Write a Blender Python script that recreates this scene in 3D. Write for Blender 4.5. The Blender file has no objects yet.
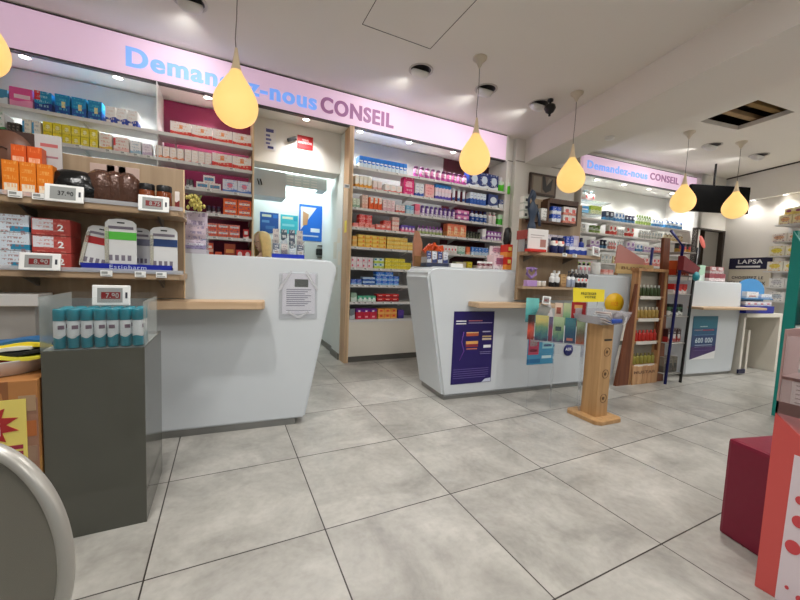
import bpy, bmesh, math, random
from mathutils import Vector, Matrix
random.seed(7)
PI=math.pi
FILL_PANEL_W=15; DOWN_W=76; TILT_W=9; EXPO=0.32
SC=bpy.context.scene
COL=SC.collection
FR={'C': ((0, 2.48), 0), 'D': ((4.1, 2.42), -4.6), 'K1': ((-0.076, 1.09), -4.6), 'K2': ((1.845, 1.077), -4.6), 'K3': ((4.94, 0.757), -7.7), 'N': ((0.02, 1.09), 0), 'E': ((8.03, 1.016), -107.3), 'G': ((2.43, 0.735), -47), 'O': ((0, 0), 0), 'M': ((3.9, 0.813), -5), 'R': ((4.331, 0.698), -5), 'ME': ((3.9, 0.813), -5), 'X': ((1.89, -0.848), -90), 'TG': ((4.243, -0.133), 0), 'PD': ((-0.342, 0.32), 0)}

class Frame:
    def __init__(s,k):
        (s.x,s.y),s.deg=FR[k]; a=math.radians(s.deg); s.a=a
        s.d=(math.cos(a),math.sin(a)); s.n=(-s.d[1],s.d[0])
    def w(s,u,t,z=0): return (s.x+s.d[0]*u+s.n[0]*t, s.y+s.d[1]*u+s.n[1]*t, z)
F={k:Frame(k) for k in FR}
def lin(c):
    return tuple((x/12.92 if x<=.04045 else ((x+.055)/1.055)**2.4) for x in c)
def rgb(r,g,b): return lin((r/255,g/255,b/255))+(1,)
MATS={}
def mat(name,c,rough=.5,metal=0,emit=None,es=0,alpha=None,trans=0,spec=.5,noise=0,nscale=8,bump=0):
    if name in MATS: return MATS[name]
    m=bpy.data.materials.new(name); m.use_nodes=True; nt=m.node_tree; b=nt.nodes['Principled BSDF']
    col=rgb(*c)
    b.inputs['Base Color'].default_value=col; b.inputs['Roughness'].default_value=rough; b.inputs['Metallic'].default_value=metal
    b.inputs['Specular IOR Level'].default_value=spec
    if emit: b.inputs['Emission Color'].default_value=rgb(*emit); b.inputs['Emission Strength'].default_value=es
    if alpha is not None: b.inputs['Alpha'].default_value=alpha
    if trans: b.inputs['Transmission Weight'].default_value=trans
    tc=nt.nodes.new('ShaderNodeTexCoord'); nz=nt.nodes.new('ShaderNodeTexNoise'); nz.inputs['Scale'].default_value=nscale; nz.inputs['Detail'].default_value=4
    nt.links.new(tc.outputs['Object'],nz.inputs['Vector'])
    mx=nt.nodes.new('ShaderNodeMix'); mx.data_type='RGBA'; mx.blend_type='MULTIPLY'
    k=noise or .03
    mx.inputs[6].default_value=col; mx.inputs[7].default_value=(1-k,1-k,1-k,1)
    nt.links.new(nz.outputs['Fac'],mx.inputs[0]); nt.links.new(mx.outputs[2],b.inputs['Base Color'])
    if bump:
        bp=nt.nodes.new('ShaderNodeBump'); bp.inputs['Strength'].default_value=bump; bp.inputs['Distance'].default_value=.01
        nt.links.new(nz.outputs['Fac'],bp.inputs['Height']); nt.links.new(bp.outputs[0],b.inputs['Normal'])
    MATS[name]=m; return m
def wood(name,c,c2,scale=1.0,rough=.5,axis='Z'):
    if name in MATS: return MATS[name]
    m=bpy.data.materials.new(name); m.use_nodes=True; nt=m.node_tree; b=nt.nodes['Principled BSDF']; b.inputs['Roughness'].default_value=rough
    tc=nt.nodes.new('ShaderNodeTexCoord'); mp=nt.nodes.new('ShaderNodeMapping'); nz=nt.nodes.new('ShaderNodeTexNoise')
    sc=[30*scale]*3; sc['XYZ'.index(axis)]=1.6*scale; mp.inputs['Scale'].default_value=sc
    nz.inputs['Scale'].default_value=1; nz.inputs['Detail'].default_value=6; nz.inputs['Distortion'].default_value=.6
    cr=nt.nodes.new('ShaderNodeValToRGB'); cr.color_ramp.elements[0].position=.35; cr.color_ramp.elements[1].position=.65
    cr.color_ramp.elements[0].color=rgb(*c2); cr.color_ramp.elements[1].color=rgb(*c)
    nt.links.new(tc.outputs['Object'],mp.inputs[0]); nt.links.new(mp.outputs[0],nz.inputs['Vector']); nt.links.new(nz.outputs['Fac'],cr.inputs[0]); nt.links.new(cr.outputs[0],b.inputs['Base Color'])
    MATS[name]=m; return m
def glass(name,tint=(230,235,240),fac=.12,rough=.05):
    # thin clear plastic: mostly transparent with a glossy coat
    if name in MATS: return MATS[name]
    m=bpy.data.materials.new(name); m.use_nodes=True; nt=m.node_tree; nt.nodes.clear()
    o=nt.nodes.new('ShaderNodeOutputMaterial'); t=nt.nodes.new('ShaderNodeBsdfTransparent'); g=nt.nodes.new('ShaderNodeBsdfPrincipled')
    g.inputs['Base Color'].default_value=rgb(*tint); g.inputs['Roughness'].default_value=rough
    fr=nt.nodes.new('ShaderNodeFresnel'); fr.inputs[0].default_value=1.45
    ad=nt.nodes.new('ShaderNodeMath'); ad.operation='ADD'; ad.use_clamp=True; ad.inputs[1].default_value=fac
    mx=nt.nodes.new('ShaderNodeMixShader'); hf=nt.nodes.new('ShaderNodeMath'); hf.operation='MULTIPLY'; hf.inputs[1].default_value=.55; nt.links.new(fr.outputs[0],hf.inputs[0]); nt.links.new(hf.outputs[0],ad.inputs[0]); nt.links.new(ad.outputs[0],mx.inputs[0])
    nt.links.new(t.outputs[0],mx.inputs[1]); nt.links.new(g.outputs[0],mx.inputs[2]); nt.links.new(mx.outputs[0],o.inputs[0])
    MATS[name]=m; return m
def pack(c1,c2=None,c3=None,split=.45,patch=(.25,.75,.5,.8),txt=None,circle=False,seed=0):
    """printed carton face: two bands, an accent patch and rows of small print, all in Generated space"""
    c2=c2 or c1
    key='pack_%s_%s_%s_%s_%s_%s_%s'%(c1,c2,c3,split,patch,txt,circle)
    if key in MATS: return MATS[key]
    m=bpy.data.materials.new('printed_carton'); m.use_nodes=True; nt=m.node_tree; N=nt.nodes; L=nt.links; b=N['Principled BSDF']; b.inputs['Roughness'].default_value=.38
    tc=N.new('ShaderNodeTexCoord'); sp=N.new('ShaderNodeSeparateXYZ'); L.new(tc.outputs['Generated'],sp.inputs[0])
    def M_(op,a,bv=None):
        n=N.new('ShaderNodeMath'); n.operation=op
        for i,v in enumerate((a,bv)):
            if v is None: continue
            if isinstance(v,(int,float)): n.inputs[i].default_value=v
            else: L.new(v,n.inputs[i])
        return n.outputs[0]
    def mix(f,a,bv):
        n=N.new('ShaderNodeMix'); n.data_type='RGBA'; L.new(f,n.inputs[0])
        for i,v in ((6,a),(7,bv)):
            if isinstance(v,tuple): n.inputs[i].default_value=v
            else: L.new(v,n.inputs[i])
        return n.outputs[2]
    X,Z=sp.outputs[0],sp.outputs[2]
    wob=M_('ADD',Z,M_('MULTIPLY',M_('SINE',M_('MULTIPLY',X,5.0)),.05))
    col=mix(M_('LESS_THAN',wob,split),rgb(*c1),rgb(*c2))
    if c3:
        if circle:
            dx=M_('DIVIDE',M_('SUBTRACT',X,(patch[0]+patch[1])/2),(patch[1]-patch[0])/2); dz=M_('DIVIDE',M_('SUBTRACT',Z,(patch[2]+patch[3])/2),(patch[3]-patch[2])/2)
            f=M_('LESS_THAN',M_('ADD',M_('MULTIPLY',dx,dx),M_('MULTIPLY',dz,dz)),1.0)
        else:
            f=M_('MULTIPLY',M_('MULTIPLY',M_('GREATER_THAN',X,patch[0]),M_('LESS_THAN',X,patch[1])),M_('MULTIPLY',M_('GREATER_THAN',Z,patch[2]),M_('LESS_THAN',Z,patch[3])))
        col=mix(f,col,rgb(*c3))
    if txt:
        nz=N.new('ShaderNodeTexNoise'); mp=N.new('ShaderNodeMapping'); mp.inputs['Scale'].default_value=(11,1,4.5); L.new(tc.outputs['Generated'],mp.inputs[0]); L.new(mp.outputs[0],nz.inputs['Vector']); nz.inputs['Scale'].default_value=1
        f=M_('MULTIPLY',M_('GREATER_THAN',nz.outputs['Fac'],.5),M_('LESS_THAN',M_('FRACT',M_('MULTIPLY',Z,4.5)),.5))
        f=M_('MULTIPLY',f,M_('MULTIPLY',M_('GREATER_THAN',X,.12),M_('LESS_THAN',X,.88)))
        f=M_('MULTIPLY',f,.7); col=mix(f,col,rgb(*txt))
    L.new(col,b.inputs['Base Color']); MATS[key]=m; return m
class B:
    def __init__(s): s.bm=bmesh.new(); s.mi=0
    def face(s,vs,m=0):
        try: f=s.bm.faces.new(vs); f.material_index=m; return f
        except ValueError: return None
    def box(s,x0,x1,y0,y1,z0,z1,m=0,bev=0):
        if x0>x1:x0,x1=x1,x0
        if y0>y1:y0,y1=y1,y0
        if z0>z1:z0,z1=z1,z0
        v=[s.bm.verts.new((x,y,z)) for z in (z0,z1) for y in (y0,y1) for x in (x0,x1)]
        fs=[s.face([v[i] for i in q],m) for q in ((0,2,3,1),(4,5,7,6),(0,1,5,4),(2,6,7,3),(0,4,6,2),(1,3,7,5))]
        if bev:
            es=list({e for f in fs for e in f.edges})
            r=bmesh.ops.bevel(s.bm,geom=es,offset=bev,segments=2,affect='EDGES',profile=.6)
            for f in r['faces']: f.material_index=m
        return s
    def prism(s,poly,a0,a1,axis='y',m=0,bev=0,seg=2):
        # poly in the plane perpendicular to axis: y -> (x,z); x -> (y,z); z -> (x,y)
        def P(p,a): return {'y':(p[0],a,p[1]),'x':(a,p[0],p[1]),'z':(p[0],p[1],a)}[axis]
        A=[s.bm.verts.new(P(p,a0)) for p in poly]; Bv=[s.bm.verts.new(P(p,a1)) for p in poly]; n=len(poly)
        fs=[s.face(A[::-1],m),s.face(Bv,m)]
        for i in range(n): fs.append(s.face([A[i],A[(i+1)%n],Bv[(i+1)%n],Bv[i]],m))
        fs=[f for f in fs if f]
        if bev:
            es=list({e for f in fs for e in f.edges}); r=bmesh.ops.bevel(s.bm,geom=es,offset=bev,segments=seg,affect='EDGES')
            for f in r['faces']: f.material_index=m
        return s
    def hexa(s,pts,m=0):
        # 8 points: bottom 4 (ccw), top 4
        v=[s.bm.verts.new(p) for p in pts]
        for q in ((3,2,1,0),(4,5,6,7),(0,1,5,4),(1,2,6,5),(2,3,7,6),(3,0,4,7)): s.face([v[i] for i in q],m)
        return s
    def lathe(s,prof,seg=20,m=0,c=(0,0,0),sx=1,sy=1,cap=True):
        rings=[]
        for r,z in prof:
            if r<1e-6: rings.append([s.bm.verts.new((c[0],c[1],c[2]+z))])
            else: rings.append([s.bm.verts.new((c[0]+sx*r*math.cos(2*PI*i/seg),c[1]+sy*r*math.sin(2*PI*i/seg),c[2]+z)) for i in range(seg)])
        for a,b in zip(rings,rings[1:]):
            for i in range(seg):
                j=(i+1)%seg
                if len(a)==1 and len(b)==1: continue
                if len(a)==1: f=s.face([a[0],b[j],b[i]],m)
                elif len(b)==1: f=s.face([a[i],a[j],b[0]],m)
                else: f=s.face([a[i],a[j],b[j],b[i]],m)
                if f: f.smooth=True
        if cap:
            if len(rings[0])>1: s.face(rings[0][::-1],m)
            if len(rings[-1])>1: s.face(rings[-1],m)
        return s
    def tube(s,pts,r,seg=8,m=0,closed=False):
        pts=[Vector(p) for p in pts]; n=len(pts); rings=[]
        up=Vector((0,0,1))
        for i,p in enumerate(pts):
            a=pts[i-1] if (i>0 or closed) else p; b=pts[(i+1)%n] if (i<n-1 or closed) else p
            t=(b-a).normalized()
            x=t.cross(up)
            if x.length<.1: x=t.cross(Vector((0,1,0)))
            x.normalize(); y=t.cross(x).normalized()
            rings.append([s.bm.verts.new(p+x*r*math.cos(2*PI*k/seg)+y*r*math.sin(2*PI*k/seg)) for k in range(seg)])
        m_=n if closed else n-1
        for i in range(m_):
            a,b=rings[i],rings[(i+1)%n]
            for k in range(seg):
                f=s.face([a[k],a[(k+1)%seg],b[(k+1)%seg],b[k]],m)
                if f:f.smooth=True
        if not closed: s.face(rings[0][::-1],m); s.face(rings[-1],m)
        return s
    def mesh(s,name,mats):
        bmesh.ops.recalc_face_normals(s.bm,faces=s.bm.faces)
        me=bpy.data.meshes.new(name); s.bm.to_mesh(me); s.bm.free()
        for m in (mats if isinstance(mats,(list,tuple)) else [mats]): me.materials.append(m)
        return me
    def build(s,name,mats,parent=None,loc=(0,0,0),rz=0):
        return link(name,s.mesh(name,mats),parent,loc,rz)
def link(name,me,parent=None,loc=(0,0,0),rz=0):
    o=bpy.data.objects.new(name,me); COL.objects.link(o); o.location=loc; o.rotation_euler=(0,0,rz)
    if parent: o.parent=parent
    return o
def tag(o,label,cat,group=None,kind=None):
    o['label']=label; o['category']=cat
    if group: o['group']=group
    if kind: o['kind']=kind
    return o
def thing(name,label,cat,loc=(0,0,0),rz=0,group=None):
    o=bpy.data.objects.new(name,None); o.empty_display_size=.05; COL.objects.link(o); o.location=loc; o.rotation_euler=(0,0,rz)
    return tag(o,label,cat,group)
def struct(name,b,mats,loc=(0,0,0),rz=0):
    o=b.build(name,mats,None,loc,rz); o['kind']='structure'; return o
def text_mesh(s,w,h,bold=.0,ext=.0008,bend=None):
    c=bpy.data.curves.new('lettering','FONT'); c.body=s; c.size=1; c.offset=min(bold,.024); c.extrude=.01; c.resolution_u=5; c.space_character=1.12
    o=bpy.data.objects.new('tmp',c); COL.objects.link(o); bpy.context.view_layer.update()
    me=bpy.data.meshes.new_from_object(o.evaluated_get(bpy.context.evaluated_depsgraph_get()))
    bpy.data.objects.remove(o); bpy.data.curves.remove(c)
    xs=[v.co.x for v in me.vertices]; ys=[v.co.y for v in me.vertices]
    if not xs: return me
    x0,x1,y0,y1=min(xs),max(xs),min(ys),max(ys)
    for v in me.vertices:
        x=(v.co.x-x0)/(x1-x0)*w; y=(v.co.y-y0)/(y1-y0)*h; d=(-ext if v.co.z>0 else 0)
        v.co=Vector((x,d,y))
    if bold>.03:   # extra heavy face: strokes widened sideways
        bm=bmesh.new(); bm.from_mesh(me); g=list(bm.verts)+list(bm.edges)+list(bm.faces)
        for q in (1,-1):
            r=bmesh.ops.duplicate(bm,geom=g); vs=[e for e in r['geom'] if isinstance(e,bmesh.types.BMVert)]
            for v in vs: v.co.x+=q*h*.028; v.co.y-=.00006*(q+2)
        bm.to_mesh(me); bm.free()
    me.name='lettering'; return me
def lettering(s,fr,s0,s1,z0,z1,t,m,parent,bold=.0,name='lettering',ext=.0008):
    """text standing in a frame's plane; parent is a thing whose own frame is fr at origin(s,t,z)=parent['_o']"""
    me=text_mesh(s,s1-s0,z1-z0,bold,ext); me.materials.append(m)
    return link(name,me,parent,(s0,t,z0),0)
# ---------------------------------------------------------------- materials
white_wall=mat('white_wall',(236,233,227),.75)
ceil_m=mat('ceiling_paint',(240,236,229),.85,noise=.05,nscale=.7)
lam=mat('white_laminate',(206,211,215),.35)
lam_warm=mat('cream_laminate',(226,220,208),.4)
metal_dark=mat('brushed_plinth',(120,118,112),.35,.6)
shelf_m=mat('shelf_white_metal',(222,220,218),.45)
grey_back=mat('grey_back_panel',(150,150,150),.6)
plum=mat('plum_panel',(118,12,62),.5)
maroon=mat('maroon_panel',(70,10,30),.5)
oak=wood('light_oak',(204,174,140),(188,156,122),1.0)
oakx=wood('light_oak_horizontal',(204,176,144),(190,160,128),1.0,axis='X')
oak_edge=mat('oak_edge_band',(228,200,160),.5)
taupe=wood('taupe_wood_laminate',(172,148,120),(156,132,105),.7)
taupex=wood('taupe_wood_laminate_horizontal',(178,152,124),(160,134,106),.7,axis='X')
plywood=wood('plywood',(192,152,104),(174,134,88),1.0)
clear=glass('clear_acrylic',fac=.0)
smoke=glass('frosted_acrylic',(190,190,185),.45,.3)
black=mat('black_plastic',(18,18,20),.4)
white_p=mat('white_plastic',(236,236,234),.35)
lcd=mat('lcd_grey',(150,152,150),.3)
lcd_red=mat('lcd_red_digits',(120,20,22),.4)
navy=mat('navy_print',(20,22,60),.4)
tagm=mat('shelf_tag_white',(238,238,236),.5)
txtm=mat('black_ink',(35,35,40),.6)
whiteink=mat('white_ink',(240,240,240),.6)

# ---------------------------------------------------------------- shell
def floor_mat():
    m=bpy.data.materials.new('grey_stone_tiles'); m.use_nodes=True; nt=m.node_tree; N=nt.nodes; L=nt.links; b=N['Principled BSDF']
    tc=N.new('ShaderNodeTexCoord'); sp=N.new('ShaderNodeSeparateXYZ'); L.new(tc.outputs['Object'],sp.inputs[0])
    def M_(op,a,c=None):
        n=N.new('ShaderNodeMath'); n.operation=op
        for i,v in enumerate((a,c)):
            if v is None: continue
            if isinstance(v,(int,float)): n.inputs[i].default_value=v
            else: L.new(v,n.inputs[i])
        return n.outputs[0]
    def cell(o): 
        q=M_('DIVIDE',o,.6); f=M_('FRACT',M_('ADD',q,100)); d=M_('ABSOLUTE',M_('SUBTRACT',f,.5)); return M_('GREATER_THAN',d,.4958),M_('FLOOR',q)
    gx,ix=cell(sp.outputs[0]); gy,iy=cell(sp.outputs[1]); g=M_('MAXIMUM',gx,gy)
    cb=N.new('ShaderNodeCombineXYZ'); L.new(ix,cb.inputs[0]); L.new(iy,cb.inputs[1])
    wn=N.new('ShaderNodeTexWhiteNoise'); L.new(cb.outputs[0],wn.inputs[0])
    va=N.new('ShaderNodeVectorMath'); va.operation='MULTIPLY_ADD'; L.new(wn.outputs['Color'],va.inputs[0]); va.inputs[1].default_value=(20,20,20); L.new(tc.outputs['Object'],va.inputs[2])
    n1=N.new('ShaderNodeTexNoise'); n1.inputs['Scale'].default_value=3.2; n1.inputs['Detail'].default_value=7; n1.inputs['Roughness'].default_value=.62; n1.inputs['Distortion'].default_value=.5; L.new(va.outputs[0],n1.inputs['Vector'])
    n2=N.new('ShaderNodeTexNoise'); n2.inputs['Scale'].default_value=38; n2.inputs['Detail'].default_value=4; L.new(va.outputs[0],n2.inputs['Vector'])
    cr=N.new('ShaderNodeValToRGB'); cr.color_ramp.elements[0].position=.3; cr.color_ramp.elements[1].position=.72; cr.color_ramp.elements[0].color=rgb(140,138,132); cr.color_ramp.elements[1].color=rgb(188,185,178); L.new(n1.outputs['Fac'],cr.inputs[0])
    m2=N.new('ShaderNodeMix'); m2.data_type='RGBA'; m2.blend_type='MULTIPLY'; m2.inputs[0].default_value=.35; L.new(cr.outputs[0],m2.inputs[6])
    cr2=N.new('ShaderNodeValToRGB'); cr2.color_ramp.elements[0].position=.3; cr2.color_ramp.elements[1].position=.6; cr2.color_ramp.elements[0].color=(.7,.7,.7,1); L.new(n2.outputs['Fac'],cr2.inputs[0]); L.new(cr2.outputs[0],m2.inputs[7])
    m3=N.new('ShaderNodeMix'); m3.data_type='RGBA'; L.new(g,m3.inputs[0]); L.new(m2.outputs[2],m3.inputs[6]); m3.inputs[7].default_value=rgb(48,42,38)
    L.new(m3.outputs[2],b.inputs['Base Color'])
    rr=M_('ADD',M_('MULTIPLY',n1.outputs['Fac'],.25),.22); L.new(rr,b.inputs['Roughness'])
    bp=N.new('ShaderNodeBump'); bp.inputs['Strength'].default_value=.4; bp.inputs['Distance'].default_value=.002; L.new(M_('SUBTRACT',1,g),bp.inputs['Height']); L.new(bp.outputs[0],b.inputs['Normal'])
    return m
HC=2.93
struct('floor',B().box(-2.6,9.2,-3.6,5.2,-.1,0),floor_mat())
# ceiling with the real opening of the missing panel
hole=[(5.095,.487),(5.742,.41),(5.832,.922),(5.20,1.03)]
def ceiling():
    b=B(); X0,X1,Y0,Y1=-2.6,9.2,-3.6,5.2
    out=[(X0,Y0),(X1,Y0),(X1,Y1),(X0,Y1)]
    for z in (HC,HC+.05):
        o=[b.bm.verts.new((x,y,z)) for x,y in out]; h=[b.bm.verts.new((x,y,z)) for x,y in hole]
        for i in range(4): b.face([o[i],o[(i+1)%4],h[(i+1)%4],h[i]])
    for i in range(4):
        p,q=hole[i],hole[(i+1)%4]
        b.face([b.bm.verts.new((p[0],p[1],HC)),b.bm.verts.new((q[0],q[1],HC)),b.bm.verts.new((q[0],q[1],HC+.05)),b.bm.verts.new((p[0],p[1],HC+.05))])
        p,q=out[i],out[(i+1)%4]
        b.face([b.bm.verts.new((p[0],p[1],HC)),b.bm.verts.new((q[0],q[1],HC)),b.bm.verts.new((q[0],q[1],HC+.05)),b.bm.verts.new((p[0],p[1],HC+.05))])
    struct('ceiling',b,ceil_m)
ceiling()
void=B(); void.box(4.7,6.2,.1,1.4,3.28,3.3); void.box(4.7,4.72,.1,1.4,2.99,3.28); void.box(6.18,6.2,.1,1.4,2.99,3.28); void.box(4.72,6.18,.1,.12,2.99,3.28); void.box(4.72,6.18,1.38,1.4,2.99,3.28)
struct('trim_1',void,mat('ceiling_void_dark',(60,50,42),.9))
jo=thing('ceiling_joist','two raw timber battens crossing inside the dark ceiling opening','batten',(5.46,.72,3.0),math.radians(-8))
for k,(yy,cc) in enumerate(((-.10,(150,120,70)),(.12,(190,160,120)))):
    b=B(); b.box(-.68,.68,yy-.035,yy+.035,0,.05,bev=.004); b.build('batten',mat('raw_timber_%d'%k,cc,.8,noise=.4,nscale=14),jo)
b=B(); b.box(-.6,.6,.2,.215,.09,.11); b.tube([(-.6,0,.14),(-.1,.03,.11),(.2,-.04,.15),(.6,0,.12)],.012,8); b.build('cable',mat('old_cable',(90,80,70),.8),jo)
# beam under the ceiling
b=B(); b.hexa([(3.30,-.45,2.62),(4.02,-.9,2.62),(4.43,2.62,2.62),(3.985,2.62,2.62),(3.30,-.45,HC),(4.02,-.9,HC),(4.43,2.62,HC),(3.985,2.62,HC)])
b.hexa([(2.84,-2.7,2.62),(3.9,-2.9,2.62),(4.02,-.9,2.62),(3.30,-.45,2.62),(2.84,-2.7,HC),(3.9,-2.9,HC),(4.02,-.9,HC),(3.30,-.45,HC)])
struct('trim_2',b,ceil_m)
# back walls
YB=2.88
b=B(); b.box(-2.6,.52,YB,2.98,0,HC); b.box(1.52,3.70,YB,2.98,0,HC); b.box(.52,1.52,YB,2.98,2.25,HC)
struct('wall_back',b,white_wall)
# bulkhead / soffit over the left shelving and its back-lit sign zone
b=B(); b.box(-2.6,3.665,2.50,YB,2.60,HC-.001); struct('trim_3',b,white_wall)
# fascia over the passage
b=B(); b.box(.495,1.44,2.80,YB+.12,2.15,2.60); b.box(.495,1.44,YB+.12,3.07,2.15,2.2); struct('trim_4',b,white_wall)
# back room
b=B(); b.box(.1,1.62,3.75,3.8,0,2.5); b.box(.05,.1,2.98,3.8,0,2.5); b.box(1.47,1.52,2.98,3.75,0,2.5); b.box(1.436,1.52,2.66,2.98,0,2.58)
struct('wall_passage',b,mat('pale_passage_wall',(222,228,226),.7))
b=B(); b.box(.1,1.5,3.3,3.78,2.45,2.5); struct('ceiling_passage',b,white_wall)
b=B(); b.box(1.421,1.436,2.66,3.0,0,.07); b.box(1.455,1.47,3.0,3.74,0,.07); struct('baseboard_passage',b,metal_dark)
# column and the wall that turns behind the right shelving
fd=F['D']
def fbox(b,f,s0,s1,t0,t1,z0,z1,m=0):
    P=[f.w(s0,t0,z0),f.w(s1,t0,z0),f.w(s1,t1,z0),f.w(s0,t1,z0),f.w(s0,t0,z1),f.w(s1,t0,z1),f.w(s1,t1,z1),f.w(s0,t1,z1)]
    return b.hexa(P,m)
b=B(); b.box(3.67,3.80,2.56,2.98,0,HC-.001); fbox(b,fd,-.30,.80,.06,.5,0,HC-.001); struct('wall_column',b,white_wall)
b=B(); b.box(3.66,3.80,2.548,2.56,2.625,2.637); fbox(b,fd,-.30,.80,.05,.06,2.625,2.637); struct('trim_5',b,mat('trim_grey',(168,162,154),.7))  # thin grey trim strip along wall and column
b=B(); fbox(b,fd,.80,3.60,.46,.52,0,HC-.001); 
fbox(b,fd,3.54,3.441,-.12,.46,0,HC-.001); fbox(b,fd,3.441,4.25,-.12,-.06,2.02,HC-.001); fbox(b,fd,4.25,4.75,-.12,-.06,0,HC-.001); struct('wall_right_back',b,white_wall)
b=B(); fbox(b,fd,.80,3.56,.0,.46,2.60,HC-.001); struct('trim_6',b,white_wall)
# dark doorway behind
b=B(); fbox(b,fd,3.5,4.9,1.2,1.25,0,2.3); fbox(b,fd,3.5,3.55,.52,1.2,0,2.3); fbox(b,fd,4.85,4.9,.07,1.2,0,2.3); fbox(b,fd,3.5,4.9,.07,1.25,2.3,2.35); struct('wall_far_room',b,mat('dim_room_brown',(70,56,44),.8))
b=B()
for s0,s1,z0,z1 in ((3.441,3.441+.03,0,2.02),(4.25-.06,4.25,0,2.02),(3.441,4.25,1.99,2.02)): fbox(b,fd,s0,s1,-.132,-.055,z0,z1)
struct('door_1',b,mat('dark_door_frame',(52,44,38),.5))
# right wall
fe=F['E']
b=B(); fbox(b,fe,-1.35,2.6,0,.08,0,HC-.001); struct('wall_right',b,white_wall)
b=B(); fbox(b,fe,-1.1,2.6,-.10,0,2.48,HC-.001); struct('trim_7',b,white_wall)
b=B(); fbox(b,fe,-1.1,2.6,-.112,-.10,HC-.02,HC-.001); struct('trim_8',b,mat('ceiling_rail_dark',(60,55,52),.6))
# shop side of the room behind the camera: walls with a big window
b=B(); b.box(-2.68,-2.6,-3.6,5.2,0,HC); struct('wall_left',b,white_wall)
b=B(); b.box(-2.6,-1.6,-3.7,-3.6,0,HC); b.box(6.6,9.2,-3.7,-3.6,0,HC); b.box(-1.6,6.6,-3.7,-3.6,2.5,HC); b.box(-1.6,6.6,-3.7,-3.6,0,.4); struct('wall_front',b,white_wall)
b=B(); b.box(-1.6,6.6,-3.655,-3.645,.4,2.5); w=struct('window_1',b,glass('window_glass',(200,210,215),.02,.02))
b=B()
for x in (-1.6,.4,2.4,4.4,6.56): b.box(x,x+.04,-3.68,-3.62,.4,2.5)
fr_=b.build('window_frame',metal_dark,w)
# ceiling access panel outline
b=B(); b.box(1.18,1.184,.80,1.43,HC-.002,HC); b.box(1.786,1.79,.80,1.43,HC-.002,HC); b.box(1.18,1.79,.80,.804,HC-.002,HC); b.box(1.18,1.79,1.426,1.43,HC-.002,HC)
struct('trim_9',b,mat('panel_gap',(70,62,56),.9))

# ---------------------------------------------------------------- illuminated signs
pink=mat('sign_pink_glow',(225,200,220),.5,emit=(216,182,206),es=.44)
blue_l=mat('sign_blue_letters',(130,170,235),.5,emit=(115,165,250),es=.55)
mauve_l=mat('sign_mauve_letters',(160,110,150),.5,emit=(150,100,145),es=.30)
def sign(fr,s0,s1,z0,z1,t,parts,label):
    f=F[fr]; o=thing('illuminated_sign',label,'sign',f.w(s0,t,z0),f.a)
    b=B(); b.box(0,s1-s0,0,.04,0,z1-z0,bev=.003); b.build('light_panel',pink,o)
    b=B(); b.box(0,s1-s0,-.004,.045,-.014,0); b.box(0,s1-s0,-.004,.045,z1-z0,z1-z0+.008); b.build('frame',mat('sign_frame',(70,62,66),.5),o)
    for tx,a,c,za,zb,m in parts: lettering(tx,f,a-s0,c-s0,za-z0,zb-z0,-.001,m,o,.044,ext=.003)
    return o
sign('C',-2.5,3.62,2.60,2.915,-.04+.055,[('Demandez-nous',-.50,1.08,2.665,2.825,blue_l),('CONSEIL',1.125,1.95,2.665,2.825,mauve_l)],'long pink backlit sign with blue and mauve letters above the left shelving')
sign('D',.82,3.52,2.595,2.865,-.045,[('Demandez-nous',0.897,2.194,2.675,2.79,blue_l),('CONSEIL',2.258,2.965,2.69,2.80,mauve_l)],'shorter pink backlit sign beyond the ceiling beam, above the far shelving')

# ---------------------------------------------------------------- pendant lamps
glow=mat('pendant_shade_glow',(250,215,150),.5,emit=(255,205,118),es=.66)
neckm=mat('pendant_neck_white',(225,210,185),.6,emit=(240,205,150),es=.12)
def pendant(label,x,y,first=None):
    o=thing('pendant_lamp',label,'lamp',(x,y,HC),0,None)
    if first:
        for ch in first.children:
            c=ch.copy(); COL.objects.link(c); c.parent=o
        return o
    b=B(); b.lathe([(0,0),(.062,0),(.06,-.012),(.028,-.04),(.012,-.075),(.004,-.09),(0,-.09)],24); b.build('ceiling_cup',mat('cup_cream',(216,206,188),.5),o)
    b=B(); b.tube([(0,0,-.085),(.004,0,-.2),(.001,0,-.33),(-.006,0,-.45),(0,0,-.53)],.0028,6); b.build('cable',mat('lamp_cable_grey',(120,112,104),.5),o)
    b=B(); b.lathe([(0,-.50),(.008,-.505),(.012,-.53),(.022,-.60),(.033,-.645)],24,cap=False); b.build('neck',neckm,o)
    pr=[(.033,-.645)]+[(.033+(.135-.033)*math.sin(PI/2*k/9)**1.25,-.645-.215*(k/9)) for k in range(1,10)]+[(.135*math.cos(PI/2*k/8),-.86-.135*math.sin(PI/2*k/8)*1.0) for k in range(1,9)]
    b=B(); b.lathe(pr,32,cap=False); b.build('shade',glow,o)
    return o
p0=pendant('glowing teardrop pendant hanging in front of the long pink sign',.30,1.3)
pendant('glowing teardrop pendant cut off by the left edge of the photo',-.895,1.3,p0)
pendant('glowing teardrop pendant over the end of the long sign, above the middle counter',2.229,1.322,p0)
pendant('glowing teardrop pendant just in front of the ceiling beam and framed picture',3.447,1.302,p0)
pendant('glowing teardrop pendant left of the black television, below the missing ceiling panel',5.432,1.242,p0)
pendant('glowing teardrop pendant hanging in front of the black television, the farthest lamp',6.33,1.072,p0)
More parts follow.
